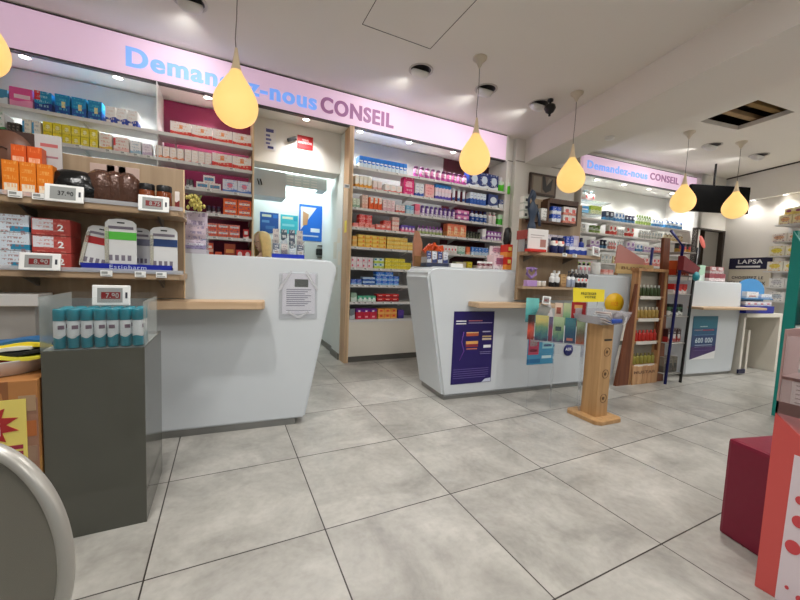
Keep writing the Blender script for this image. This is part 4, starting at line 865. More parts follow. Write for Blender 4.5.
o=thing('plastic_tub','white tub with a red inside standing on the cardboard bin','tub',(-.60,.46,0.617+.002),0)
b=B(); b.lathe([(0,0),(.21,0),(.235,.05),(.24,.055),(.225,.05),(.19,.012),(0,.01)],28,sx=1,sy=.6); b.build('tub',mat('tub_white',(226,222,220),.35),o)
b=B(); b.lathe([(.213,.030),(.222,.044),(0,.034)],28,sx=1,sy=.6,cap=False); b.build('red_content',pm(180,25,50),o)
o=thing('folded_bag','black yellow and white striped bag on the white tub','bag',(-.60,.46,0.617+.058),0)
for k,(c,z0,x0) in enumerate((((235,225,70),0,0),((22,22,22),.018,.0),((230,228,215),.030,-.03),((245,220,50),.042,.02),((40,100,150),.052,.05))):
    b=B(); n=14; pts=[(x0-.24+.48*i/n,z0*.7+.010*math.sin(i*.9+k)+.012*math.sin(PI*i/n)) for i in range(n+1)]
    poly=pts+[(x,z+.012) for x,z in reversed(pts)]
    b.prism(poly,-.09+.012*k,.09-.012*k,'y',bev=.003); b.build('fabric_fold',mat('bag_%d'%k,c,.55),o)
# ---------------------------------------------------------------- clear round-backed chair (foreground left)
ctr=(-0.1011, -0.594, 0.569)
o=thing('clear_chair','clear plastic chair with a round back, cut off at the lower left corner','chair',(ctr[0],ctr[1],0),math.radians(-26.2))
zc=ctr[2]; ra,rb=.144,.192
b=B(); rg=[]
for k in range(72):
    a=2*PI*k/72; rg.append([b.bm.verts.new(((ra-.011+.0095*math.cos(q_*PI/5))*math.cos(a),.012*math.sin(q_*PI/5),zc+(rb-.011+.0095*math.cos(q_*PI/5))*math.sin(a))) for q_ in range(10)])
for k in range(72):
    for q_ in range(10): b.face([rg[k][q_],rg[k][(q_+1)%10],rg[(k+1)%72][(q_+1)%10],rg[(k+1)%72][q_]]).smooth=True
b.build('back_rim',mat('rim_grey_plastic',(168,165,158),.35,.3),o)
b=B(); b.prism([((ra-.015)*math.cos(2*PI*k/40),zc+(rb-.015)*math.sin(2*PI*k/40)) for k in range(40)],-.003,.003,'y'); b.build('back_panel',glass('chair_smoke',(150,146,134),.55,.22),o)
b=B(); b.box(-.19,.19,-.40,.0,.375,.395,bev=.008); b.build('seat',glass('chair_seat',(190,188,180),.3,.15),o)
for sx in (-.165,.165):
    for sy in (-.37,-.02):
        b=B(); b.tube([(sx,sy,.38),(sx*1.05,sy*1.03,.0)],.013,10); b.build('leg',mat('rim_grey_plastic',(168,165,158),.35,.3),o)
# ---------------------------------------------------------------- stool pouf, red display, teal display
o=thing('pouf','burgundy upholstered cube pouf beside the coral display','pouf',(2.112,-.655,0),math.radians(-14))
b=B(); b.box(0,.43,-.42,0,.0,.408,bev=.014); b.build('cushion',mat('burgundy_leatherette',(118,4,42),.42,noise=.12,nscale=40,bump=.05),o)
b=B(); b.tube([(.012,-.012,.385),(.408,-.012,.385),(.408,-.408,.385),(.012,-.408,.385)],.0035,6,closed=True); b.build('piping',mat('burgundy_piping',(110,10,40),.5),o)
X0=1.89
o=thing('product_display','coral cardboard product display at the right edge with white print','display',(X0,-.848,0),0)
coral=mat('coral_board',(204,82,78),.5)
b=B(); b.prism([(0,0),(0,.62),(-.06,.565),(-.55,.50),(-.55,0)],0,.13,'x',bev=.002); b.build('base',coral,o)
b=B(); b.prism([(-.052,0),(-.056,.50),(-.545,.46),(-.545,0)],-.002,-.0004,'x'); b.build('print_panel',pm(222,208,214),o)
b=B()
for yy,zz,r in ((-.075,.36,.018),(-.078,.29,.026),(-.072,.20,.03),(-.070,.06,.008),(-.10,.045,.014)):
    b=B(); b.prism([(yy-.006+r*.6*math.cos(2*PI*k/20),zz+r*.75*math.sin(2*PI*k/20)) for k in range(20)],-.004,-.002,'x'); b.build('round_print',pm(205,70,76),o)
b=B(); b.box(0,.13,-.006,0,.62,.90); b.box(0,.006,-.55,0,.62,.66); b.build('back_board',mat('pale_pink_board',(170,134,130),.5),o)
b=B(); b.box(.0,.004,-.55,-.005,.62,.88); b.build('side_window',glass('display_window',(225,205,205),.28,.1),o)
b=B(); b.box(.0,.13,-.55,-.006,.735,.745); b.build('shelf',mat('pale_pink_board',(170,134,130),.5),o)
b=B(); b.box(.005,.008,-.10,-.03,.63,.735,0)
for k in range(6): b.box(.0045,.005,-.09,-.04,.72-.014*k,.724-.014*k,1)
b.build('info_card',[whiteink,pm(150,130,140)],o)
row('O',.745,1.905,1.985,2,.07,'red bottle on the small shelf of the coral display',pm(205,40,44),kind='bottle',cap=white_p,t=-.93,d=.04)
o=thing('teal_gondola','tall teal display stand with orange packs, behind the coral display','display',(4.243,-.133,0),math.radians(0))
tealb=mat('teal_board',(0,128,118),.5)
b=B(); b.prism([(0,0),(-.068,0),(-.068,1.36),(0,1.49)],0,.03,'x',bev=.002); b.build('side_panel',tealb,o)
b=B(); b.box(.03,.75,-.02,0,0,1.49); b.build('back_panel',tealb,o)
b=B(); b.box(.75,.78,-.068,0,0,1.49,bev=.002); b.build('side_panel',tealb,o)
for z in (.1,.42,.74,1.06):
    b=B(); b.box(.03,.75,-.36,-.02,z-.012,z); b.build('shelf',white_p,o)
row('TG',1.06,.05,.73,4,.20,'orange carton on the upper shelf of the teal display stand',pack((232,80,30),(240,120,60),(245,230,215),.3,(.2,.8,.5,.8)),t=-.34,d=.2)
row('TG',.74,.05,.73,4,.20,'white and blue carton on the middle shelf of the teal display stand',pack((230,232,236),(40,90,170),(120,180,60),.3,(.2,.8,.5,.8)),t=-.34,d=.2)
row('TG',.42,.05,.73,4,.20,'magenta carton on the lower shelf of the teal display stand',pack((190,40,90),(235,200,215),None,.4),t=-.34,d=.2)
# ---------------------------------------------------------------- wooden shelf panel on the middle counter (frame K2)
f2=F['K2']
d2=thing('display_panel','taupe wooden panel with two shelves standing on the middle counter','display shelf',f2.w(0,0,0),f2.a)
TQ=-.20
ZA=1.254; ZB=0.968
b=B(); b.box(.67,1.34,-.036,-.012,.845,1.72,bev=.003); b.build('back_board',taupe,d2)
b=B(); b.box(.655,.70,-.045,-.012,.845,1.60,bev=.003); b.build('post',taupe,d2)
b=B(); b.prism([(.66,-.036),(.60,TQ+.02),(.62,TQ),(1.42,TQ),(1.45,TQ+.03),(1.45,-.036)],ZA-.028,ZA,'z',bev=.003); b.build('shelf',taupex,d2)
b=B(); b.prism([(.66,-.036),(.59,TQ+.02),(.61,TQ),(1.24,TQ),(1.27,TQ+.03),(1.27,-.036)],ZB-.022,ZB,'z',bev=.003); b.build('shelf',taupex,d2)
CL=0.857; CR=1.201
b=B(); b.box(.70,CR,-.12,-.036,1.51,1.525); b.box(CL,CL+.02,-.12,-.036,1.525,1.70); b.box(CR-.015,CR,-.12,-.036,1.525,1.72); b.box(CL+.02,CR-.015,-.12,-.036,1.68,1.72); b.build('cubby',wood('dark_walnut',(92,62,42),(70,44,30),1),d2)
b=B(); 
for s in (.70,1.15): b=B(); b.prism([(-.036,ZA-.028),(-.17,ZA-.028),(-.036,ZA-.08)],s,s+.01,'x'); b.build('bracket',metal_dark,d2)
def X2(s): return s
row('K2',1.525,0.607,0.669,1,.06,'white carton stacked in the left cubby above the wooden panel',pack((235,235,225),(200,205,190),(60,60,60),.2,(.3,.7,.3,.7)),t=-.115,d=.05,layers=3)
row('K2',1.525,0.796,0.883,1,.10,'white carton with a grey label beside the blue mannequin',pack((232,230,225),(205,200,195),None,.3,txt=(120,120,110)),t=-.115,d=.06)
row('K2',1.525,0.916,1.017,2,.065,'small white and royal blue carton in the right cubby',pack((30,80,190),(225,230,240),None,.45,txt=W),t=-.115,d=.06,layers=2)
row('K2',1.525,1.04,1.191,2,.07,'white and coral pack in the right cubby',pack((235,225,220),(225,130,110),(230,90,80),.3,(.3,.8,.3,.7),txt=(120,110,110)),t=-.115,d=.06,layers=2)
o=thing('figurine','dark blue slender figure with raised arms on the wooden panel','figurine',f2.w(0.665,-.16,ZA+.16),f2.a)
b=B(); b.lathe([(0,0),(.045,0),(.04,.05),(.022,.10),(.04,.15),(.048,.19),(.02,.235),(.012,.25),(.024,.275),(.026,.30),(.012,.33),(0,.335)],18,sy=.6); b.build('body',mat('dark_slate_blue',(46,62,84),.45,noise=.4,nscale=20),o)
b=B(); b.tube([(.04,0,.19),(.06,-.01,.13),(.055,-.03,.05)],.012,8); b.build('arm',mat('dark_slate_blue',(46,62,84),.45),o)
b=B(); b.tube([(-.04,0,.19),(-.055,-.01,.25),(-.03,-.02,.33)],.012,8); b.build('arm',mat('dark_slate_blue',(46,62,84),.45),o)
o=thing('gift_box','flat red-brown box under the blue figure','box',f2.w(0.609,-.17,ZA+.10),f2.a)
b=B(); b.box(0,.19,0,.12,0,.075,bev=.004); b.build('box',pm(156,66,60),o); b=B(); b.prism([(.09,.02),(.105,.045),(.12,.02)],-.001,0,'y'); b.build('mark',whiteink,o)
b=B(); b.box(0.0,.006,.02,.1,-.10,0); b.build('support',clear,o); b=B(); b.box(.184,.19,.02,.1,-.10,0); b.build('support',clear,o)
o=flatsheet('framed_sheet','white framed sheet standing on the upper shelf of the middle wooden panel','frame','K2',-.19,0.616,0.818,ZA+.004,1.438,mat('sheet_white',(226,222,220),.5),((.1,.8,.7,.74,pm(170,160,160)),(.1,.7,.6,.63,pm(170,160,160)),(.6,.9,.2,.55,pm(170,120,110))),th=.012)
o=tag(B().box(0,.17,0,.06,0,.022,bev=.004).build('red_tray',pm(200,40,28),None,f2.w(0.57,-.265,ZA-.006),f2.a),'low red tray at the left front of the upper shelf','tray')
row('K2',ZA,0.824,0.889,2,.07,'small brown vial on the upper shelf of the middle wooden panel',mat('brown_vial',(130,90,80),.3),cap=white_p,kind='bottle',t=TQ+.06,d=.02)
row('K2',ZA,0.9,1.044,2,.135,'navy bottle with a white and rose label on the upper shelf',pack((238,232,226),(24,30,84),(225,110,90),.5,(.3,.7,.6,.8)),cap=navy,kind='spray',t=TQ+.03,d=.04)
row('K2',ZA,1.077,1.287,3,.065,'low white and cobalt blue carton on the upper shelf',pack((225,226,236),(25,60,160),None,.6),t=TQ+.03,d=.04)
row('K2',ZA+.068,1.055,1.146,2,.085,'cobalt blue carton stacked above the low white ones',pack((30,70,180),(150,160,210),None,.3,txt=W),t=TQ+.05,d=.04)
row('K2',ZA,1.169,1.251,1,.17,'tall lilac grey clear dispenser on the upper shelf',pack((190,180,205),(170,165,190),(210,205,215),.3),t=TQ+.09,d=.04)
row('K2',ZA,1.263,1.323,1,.16,'tall cobalt bottle at the right end of the upper shelf',pack((20,50,150),(30,70,180),None,.3),cap=navy,kind='bottle',t=TQ+.08,d=.04)
tags('K2',ZA,(0.994,1.106),'small white price tag on the upper shelf of the middle wooden panel',t=TQ-.01)
esl('white framed price display at the right end of the upper shelf','K2',-.22,1.347,1.253,.09,.085,-.2,True,'9.90',roll=.12)
row('K2',ZA+.002,0.706,1.115,5,.16,'pale mixed carton in the rear rank of the upper shelf',pack((216,206,214),(150,150,175),(225,225,230),.4,(.2,.8,.5,.8),txt=(110,110,140)),t=TQ+.105,d=.05)
row('K2',1.527,0.69,0.785,1,.13,'dark carton behind the blue figure in the left cubby',pack((50,44,40),(90,76,66),None,.4),t=-.09,d=.05)
o=thing('heart_box','lilac gift pack with a heart shape on the lower shelf','box',f2.w(0.686,-.19,ZB+.001),f2.a)
b=B(); b.box(-.05,.05,0,.05,0,.05,bev=.004); b.build('box',pm(176,140,196),o)
b=B(); b.tube([(.0,.02,.07),(.045,.02,.10),(.045,.02,.145),(.012,.02,.15),(0,.02,.13),(-.012,.02,.15),(-.045,.02,.145),(-.045,.02,.10)],.013,8,closed=True); b.build('heart_ring',pm(150,120,180),o)
row('K2',ZB,0.766,0.873,2,.045,'small white pot on the lower shelf of the middle wooden panel',pm(220,212,200),kind='jar',cap=white_p,t=TQ+.04,d=.03)
row('K2',ZB,0.895,1.005,2,.115,'white bottle with black ring, left group on the lower shelf',pack((225,225,225),(30,30,34),None,.35),kind='bottle',cap=white_p,t=TQ+.02,d=.03)
row('K2',ZB,0.976,1.079,2,.14,'tall white bottle with black ring behind the left group',pack((222,222,224),(40,40,44),None,.5),kind='bottle',cap=white_p,t=TQ+.08,d=.03)
row('K2',ZB,1.028,1.096,1,.11,'brown kraft carton between white bottles on the lower shelf',pack((186,150,104),(166,130,90),None,.3,txt=(90,60,40)),t=TQ+.05,d=.03)
row('K2',ZB,1.102,1.2,2,.14,'white pump bottle at the right end of the lower shelf',pack((225,226,228),(150,160,180),None,.5),kind='pump',cap=mat('grey_pump',(90,90,96),.4),t=TQ+.04,d=.03)
row('K2',ZB,1.212,1.343,3,.11,'black and white bottle at the far right end of the lower shelf',pack((222,222,222),(44,44,48),(230,120,110),.4,(.2,.8,.5,.7)),kind='bottle',cap=black,t=TQ+.04,d=.03)
row('K2',ZB,1.194,1.413,5,.16,'tall dark bottle in the rear rank of the lower shelf',pack((50,46,50),(225,222,222),None,.5),kind='bottle',cap=white_p,t=TQ+.09,d=.03)
row('K2',1.10,1.40,1.62,4,.10,'white bottle with dark cap on the right part of the middle counter',pack((230,230,228),(190,180,190),(235,150,160),.4,(.2,.8,.3,.6)),kind='bottle',cap=black,t=.05,d=.05)
row('K2',1.10,1.40,1.78,5,.13,'colourful small carton in the second rank on the right part of the middle counter',pack((215,205,205),(70,70,76),(150,200,80),.4,(.1,.6,.5,.9),txt=(220,100,110)),t=.18,d=.06)
row('K2',1.10,1.66,1.76,1,.11,'square white tub on the right part of the middle counter',pm(232,232,228),kind='jar',cap=white_p,t=.04,d=.06)
row('K2',1.10,1.78,1.92,2,.05,'low salmon carton on the right part of the middle counter',pack((225,140,130),(235,190,180),None,.4,txt=W),t=.05,d=.06)
# framed picture on the column
o=thing('framed_picture','dark framed picture of abstract shapes on the white column','picture',F['D'].w(-0.061,.025,2.205),F['D'].a)
wp=0.412--0.061; hp=2.517-2.217
B().box(0,wp,0,.03,0,hp,bev=.003).build('frame',mat('frame_brown',(70,52,42),.5),o)
b=B(); b.box(.03,wp-.03,-.001,0,.03,hp-.03,0); b.box(wp*.12,wp*.42,-.002,-.001,hp*.15,hp*.85,1); b.prism([(wp*.45,hp*.9),(wp*.55,hp*.9),(wp*.62,hp*.45),(wp*.85,hp*.85),(wp*.8,hp*.3),(wp*.6,hp*.15),(wp*.48,hp*.3)],-.002,-.001,'y',2); b.prism([(wp*.62,hp*.5),(wp*.8,hp*.8),(wp*.7,hp*.85)],-.003,-.002,'y',1)
b.build('canvas',[pm(130,112,98),pm(160,150,134),pm(34,30,30)],o)
flatsheet('wall_notice','pale pink printed sheet on the wall left of the framed picture','notice','C',.075,3.874,4.079,2.186,2.391,pm(232,214,214),((.1,.9,.6,.64,pm(220,150,150)),(.1,.9,.4,.44,pm(220,150,150)),(.1,.8,.2,.24,pm(200,150,150))))
tag(B().box(0,.05,0,.012,0,.045,bev=.004).build('wall_socket',black,None,(3.70,2.545,1.653)),'small black wall box right of the shelving','socket')
# ---------------------------------------------------------------- magazine stand (frame G)
fg=F['G']
g=thing('magazine_stand','clear acrylic leaflet stand on thin upright panels in front of the middle counter','stand',fg.w(0,0,0),fg.a)
wG=.385
b=B(); b.box(0,.004,-.02,.17,0,.90,bev=.001); b.build('upright_panel',clear,g)
b=B(); b.box(wG-.004,wG,-.02,.17,0,.90,bev=.001); b.build('upright_panel',clear,g)
b=B(); b.box(wG*.47,wG*.47+.004,.05,.25,0,.60,bev=.001); b.build('upright_panel',clear,g)
b=B(); b.box(0,wG,.145,.15,.42,.90); b.box(0,wG,-.02,-.016,0.542,0.737); b.box(0,wG,-.02,.148,0.542-.004,0.542); b.box(0,wG,.06,.064,.60,.80); b.build('pockets',clear,g)
zf0=0.549; zf1=0.736
def grad(name,stops):
    if name in MATS: return MATS[name]
    m=bpy.data.materials.new(name); m.use_nodes=True; nt=m.node_tree; b=nt.nodes['Principled BSDF']; b.inputs['Roughness'].default_value=.3
    tc=nt.nodes.new('ShaderNodeTexCoord'); sp=nt.nodes.new('ShaderNodeSeparateXYZ'); cr=nt.nodes.new('ShaderNodeValToRGB'); nz=nt.nodes.new('ShaderNodeTexNoise'); nz.inputs['Scale'].default_value=3
    ad=nt.nodes.new('ShaderNodeMath'); ad.operation='MULTIPLY_ADD'; ad.inputs[1].default_value=.5; nt.links.new(tc.outputs['Generated'],nz.inputs[0]); nt.links.new(tc.outputs['Generated'],sp.inputs[0]); nt.links.new(nz.outputs['Fac'],ad.inputs[0]); nt.links.new(sp.outputs[2],ad.inputs[2])
    nt.links.new(ad.outputs[0],cr.inputs[0]); e=cr.color_ramp.elements; e[0].position=.25; e[0].color=rgb(*stops[0]); e[1].position=1.2 if False else 1.0; e[1].color=rgb(*stops[-1])
    for i,s in enumerate(stops[1:-1]): x=e.new(.25+.75*(i+1)/(len(stops)-1)); x.color=rgb(*s)
    nt.links.new(cr.outputs[0],b.inputs['Base Color']); MATS[name]=m; return m
def leaf(label,u0,u1,z0,z1,t,m,roll=0,extra=None):
    o=thing('leaflet',label,'leaflet',fg.w((u0+u1)/2,t,z0),fg.a); w=u1-u0; h=z1-z0
    b=B(); b.box(-w/2,w/2,0,.006,0,h,bev=.001); b.build('cover',m,o)
    if extra: b=B(); b.box(-w*.3,w*.25,-.0008,0,h*extra[0],h*extra[1]); b.build('cover_print',extra[2],o)
    o.rotation_euler=(-.06,roll,fg.a); return o
leaf('dark red leaflet at the left of the front pocket',-0.027,0.022,zf0,zf1+.01,-.010,grad('g1',((120,30,30),(215,90,70),(60,40,40))))
leaf('green to navy leaflet with a cream top in the front pocket',0.029,0.124,zf0,zf1+.012,-.010,grad('g2',((60,50,90),(60,120,130),(120,160,120),(190,180,110))),extra=(.8,.86,pm(200,180,100)))
leaf('narrow plum leaflet in the middle of the front pocket',0.127,0.156,zf0,zf1+.006,-.010,grad('g3',((110,40,70),(150,60,90),(90,80,110))))
leaf('pale green leaflet with a circle in the front pocket',0.16,0.237,zf0,zf1+.008,-.010,grad('g4',((80,60,110),(90,140,120),(150,180,130),(170,190,150))),extra=(.45,.62,pm(60,90,90)))
leaf('dark teal leaflet with orange corner in the front pocket',0.244,0.32,zf0,zf1+.008,-.010,grad('g5',((50,50,90),(20,80,110),(60,120,130))),extra=(.1,.2,pm(200,110,90)))
leaf('brown and green leaflet at the right end of the front pocket',0.324,0.381,zf0,zf1+.008,-.010,grad('g6',((170,80,50),(110,100,80),(150,170,130))))
leaf('teal leaflet standing tallest at the left of the rear pocket',-0.052,0.047,zf1-.06,0.876,.07,grad('g7',((70,120,130),(90,180,180),(120,200,195))))
leaf('grey teal leaflet leaning in the rear pocket',0.004,0.086,zf1-.06,0.833,.04,grad('g8',((60,130,140),(110,120,120),(150,150,145))),roll=.35)
leaf('crumpled white leaflet in the middle of the rear pocket',0.093,0.166,zf1-.06,0.83,.05,pm(214,210,212),roll=-.2,extra=(.6,.8,pm(190,120,90)))
leaf('white and tan leaflet right of the crumpled one',0.167,0.225,zf1-.06,0.85,.06,pm(215,190,170),extra=(.5,.8,pm(150,70,50)))
leaf('soft green leaflet left of the red one',0.227,0.281,zf1-.06,0.854,.05,grad('g9',((60,120,110),(120,160,120),(170,180,140))))
leaf('deep red leaflet with gold emblem at the right of the rear pocket',0.284,0.385,zf1-.06,0.867,.05,pm(150,14,24),extra=(.72,.88,pm(200,150,90)))
esl('white square price display clipped above the magazine stand','G',.03,0.098,0.837,.062,.062,-.15,True,'9.90',roll=.06)
# ---------------------------------------------------------------- plywood sanitizer stand
o=thing('wooden_stand','plywood column stand with round burnt icons and a tray before the middle counter','stand',(2.77,.39,0),math.radians(-3))
b=B(); b.prism([(-.135,-.12),(-.10,-.15),(.10,-.15),(.135,-.12),(.135,.12),(.10,.15),(-.10,.15),(-.135,.12)],0,.028,'z',bev=.003); b.build('base_plate',plywood,o)
b=B(); b.box(-.062,.058,-.068,.062,.028,.72,bev=.003); b.build('column',plywood,o)
burnt=pm(96,66,34)
for zz in (.515,.35,.165):
    b=B(); b.tube([(.005+.032*math.cos(2*PI*k/24),-.0685,zz+.032*math.sin(2*PI*k/24)) for k in range(24)],.0022,5,closed=True); b.prism([(-.008,zz-.01),(.012,zz-.012),(.016,zz+.008),(.0,zz+.014),(-.010,zz+.004)],-.0695,-.0675,'y'); b.build('round_icon',burnt,o)
b=B(); b.box(-.035,.045,-.0695,-.068,.598,.612); b.build('name_strip',pm(50,40,30),o)
b=B(); b.prism([(-.12,.0),(.14,.0),(.20,.09),(.195,.09),(.135,.006),(-.12,.006)],-.10,.12,'y'); b.prism([(-.15,.06),(-.12,.0),(-.114,.0),(-.144,.06)],-.10,.12,'y'); b.box(-.13,.17,.115,.12,.0,.10); b.build('clear_tray',glass('stand_tray',(205,205,210),.12,.12),o).location=(0,0,.722)
o2=thing('blue_sachets','cobalt blue wipes pack lying in the tray of the plywood stand','pack',(2.80,.32,.731),.1)
b=B(); b.box(-.06,.07,-.04,.04,0,.03,bev=.01); b.build('pack',pm(30,70,160),o2)
o2=thing('leaflet_stack','stack of white leaflets leaning in the plywood stand tray','leaflets',(2.71,.33,.731),0)
for k in range(5):
    b=B(); b.box(-.055,.055,-.045,.055,0,.003); c=b.build('leaflet_sheet',mat('paper_sheet_%d'%(k%3),((235,232,230),(228,214,210),(214,222,232))[k%3],.6),o2); c.location=(-.01+.006*k,0,.006+.013*k); c.rotation_euler=(0,.25+.05*k,.1*k)
o2=thing('grey_pouch','crinkled grey pouch at the right of the plywood stand tray','pouch',(2.875,.33,.735),0)
b=B(); b.lathe([(0,0),(.03,.0),(.045,.02),(.04,.05),(.02,.07),(0,.075)],14,sx=1.2,sy=.8); b.build('pouch',mat('grey_foil',(150,145,148),.3,.3,noise=.5,nscale=40,bump=.8),o2)
o2=thing('yellow_sign','yellow card sign with black text clipped at the left of the plywood stand','sign',(2.313,.28,0.889),math.radians(-6))
wy=2.588-2.313; hy=0.991-0.896
b=B(); b.prism([(.0,.0),(wy,.004),(wy-.004,hy*.93),(-.008,hy)],0,.003,'y'); b.build('card',mat('card_yellow',(245,222,50),.5),o2)
lettering('PROTEGER',None,wy*.22,wy*.72,hy*.52,hy*.70,-.001,pm(70,70,40),o2,.02,ext=.0004); lettering('VOTRE',None,wy*.34,wy*.70,hy*.28,hy*.44,-.001,pm(70,70,40),o2,.02,ext=.0004)
b=B(); b.tube([(wy*.8,.006,.01),(wy*.85,.02,-.05),(wy*.9,.03,-.09)],.003,6); b.build('stem',clear,o2)
# ---------------------------------------------------------------- far shelving (frame D)
ZD=[2.30,2.13,1.975,1.765,1.54,1.32,1.10,.88,.66,.44]
ud=unit('shelving_unit','far white wall shelving with glass shelves beyond the column','D',.86,3.52,.44,2.59,
  [(z,.88,3.50,.26) for z in ZD[2:]],[(.88,3.50,mat('pale_grey_panel',(206,206,200),.6))],base=(.88,3.50,.42),
  sides=[(.86,.88,white_wall,'side_panel'),(3.50,3.52,lam_warm,'side_panel')])
o=thing('glass_shelf','small glass shelf high at the left of the far shelving','shelf',F['D'].w(.90,.10,2.26),F['D'].a)
b=B(); b.box(0,.72,0,.22,0,.010); b.build('glass_plate',glass('shelf_glass',(190,200,200),.35),o); b=B(); b.tube([(.02,.22,-.03),(.02,.0,.0)],.005,6); b.tube([(.70,.22,-.03),(.70,.0,.0)],.005,6); b.build('bracket',metal_dark,o)
row('D',2.27,0.78,1.337,4,.15,'white spray bottle with rose label on the small high glass shelf',pack((236,232,230),(240,215,215),(225,90,90),.3,(.3,.7,.2,.5)),kind='pump',cap=mat('cap_pale_blue',(190,215,225),.4),t=.12,d=.05,gap=.03)
o=thing('glass_shelf','glass shelf with the blue banner box at the left of the far shelving','shelf',F['D'].w(.90,.10,2.06),F['D'].a)
b=B(); b.box(0,.62,0,.22,0,.010); b.build('glass_plate',glass('shelf_glass',(190,200,200),.35),o); b=B(); b.tube([(.02,.22,-.03),(.02,.0,.0)],.005,6); b.build('bracket',metal_dark,o)
row('D',2.07,0.894,1.161,1,.10,'long sky blue box at the left of the far shelving',pack((70,165,230),(120,190,235),(240,245,250),.3,(.1,.9,.4,.6)),t=.10,d=.1)
row('D',2.07,1.203,1.437,3,.12,'lime green carton on the upper left glass shelf of the far shelving',pack((190,215,70),(225,235,190),None,.5,txt=(90,120,40)),t=.10,d=.06)
R_=random.Random(3)
cols=dict(wh=((236,234,230),(210,214,208),(170,190,200)),gr=((232,238,226),(170,200,110),(110,150,70)),rd=((238,232,228),(220,70,60),(220,60,60)),bl=((230,236,242),(70,140,195),(60,120,190)),dk=((34,42,66),(60,120,160),(210,220,225)),vi=((236,230,240),(190,165,215),(160,120,190)),pk=((242,226,222),(235,150,140),(230,90,100)),cr=((236,226,196),(220,200,150),(150,110,60)))
def P3(k,s=.4): a=cols[k]; return pack(a[0],a[1],a[2],s,(.25,.75,.55,.85),txt=tuple(int(x*.65) for x in a[2]))
rowsD=[
 (2,605,614,2,.15,'dk','carton','dark navy carton'),(2,615,625,3,.15,'bl','carton','white and blue carton'),(2,626,636,3,.13,'dk','spray','teal and dark bottle'),(2,637,652,6,.16,'gr','bottle','green and white bottle'),(2,653,664,4,.14,'bl','spray','white bottle with sky blue foot'),(2,666,684,4,.17,'bl','bottle','tall teal and white bottle'),(3,666,684,5,.14,'cr','bottle','cream bottle'),
 (3,578,586,2,.12,'wh','carton','white carton'),(3,592,602,2,.12,'gr','jar','lime green jar'),(3,609,617,2,.15,'rd','carton','white and red carton'),(3,618,625,3,.10,'wh','jar','small white jar'),(3,626,635,2,.16,'rd','pouch','red-topped pouch'),(3,640,652,5,.13,'wh','bottle','slim white bottle'),(3,653,664,4,.13,'wh','tube','white cream tube'),
 (4,590,600,2,.12,'vi','carton','lilac carton'),(4,601,608,2,.14,'dk','spray','navy bottle'),(4,609,617,3,.14,'pk','bottle','pale pink bottle'),(4,618,625,3,.16,'wh','tube','white tube'),(4,626,635,2,.15,'vi','carton','lilac and white carton'),(4,636,643,2,.12,'bl','carton','light blue carton'),(4,644,654,3,.10,'vi','carton','violet striped carton'),(4,655,664,4,.13,'pk','bottle','rose-white bottle'),
 (5,601,612,3,.13,'wh','carton','white carton'),(5,613,624,3,.12,'cr','carton','cream carton'),(5,625,640,4,.12,'cr','jar','cream jar'),(5,641,664,6,.13,'pk','carton','pink-white carton')]
nm={2:'top',3:'second',4:'third',5:'fourth'}
def D_(u,z,tab): return tab[(u,z)]
XD={(2, 605): 1.441, (2, 614): 1.638, (2, 615): 1.66, (2, 625): 1.886, (2, 626): 1.909, (2, 636): 2.142, (2, 637): 2.165, (2, 652): 2.529, (2, 653): 2.554, (2, 664): 2.833, (2, 666): 2.884, (2, 684): 3.364, (3, 666): 2.915, (3, 684): 3.397, (3, 578): 0.901, (3, 586): 1.064, (3, 592): 1.188, (3, 602): 1.4, (3, 609): 1.552, (3, 617): 1.73, (3, 618): 1.752, (3, 625): 1.912, (3, 626): 1.935, (3, 635): 2.145, (3, 640): 2.264, (3, 652): 2.558, (3, 653): 2.583, (3, 664): 2.863, (4, 590): 1.17, (4, 600): 1.382, (4, 601): 1.404, (4, 608): 1.556, (4, 609): 1.578, (4, 617): 1.757, (4, 618): 1.779, (4, 625): 1.939, (4, 626): 1.962, (4, 635): 2.174, (4, 636): 2.197, (4, 643): 2.366, (4, 644): 2.391, (4, 654): 2.639, (4, 655): 2.664, (4, 664): 2.895, (5, 601): 1.428, (5, 612): 1.67, (5, 613): 1.693, (5, 624): 1.943, (5, 625): 1.966, (5, 640): 2.322, (5, 641): 2.346, (5, 664): 2.926}
for (k,a,c,n,h,cc,kind,lb) in rowsD:
    row('D',ZD[k],XD[(k,a)],XD[(k,c)],n,h,'%s on the %s shelf of the far shelving%s'%(lb,nm[k],', left of the red-topped pouches' if (k==3 and a<626 and 'jar' in lb) else ''),P3(cc),kind=kind,cap={'dk':navy,'gr':mat('green_cap',(120,150,70),.4)}.get(cc,white_p),t=.04,d=.07,gap=.01)
for k in (2,3,4): tags('D',ZD[k],[XD[(k,a)]+.05 for (kk,a,c,n,h,cc,kind,lb) in rowsD if kk==k],'small white price tag on the %s shelf edge of the far shelving'%nm[k],t=-.016)
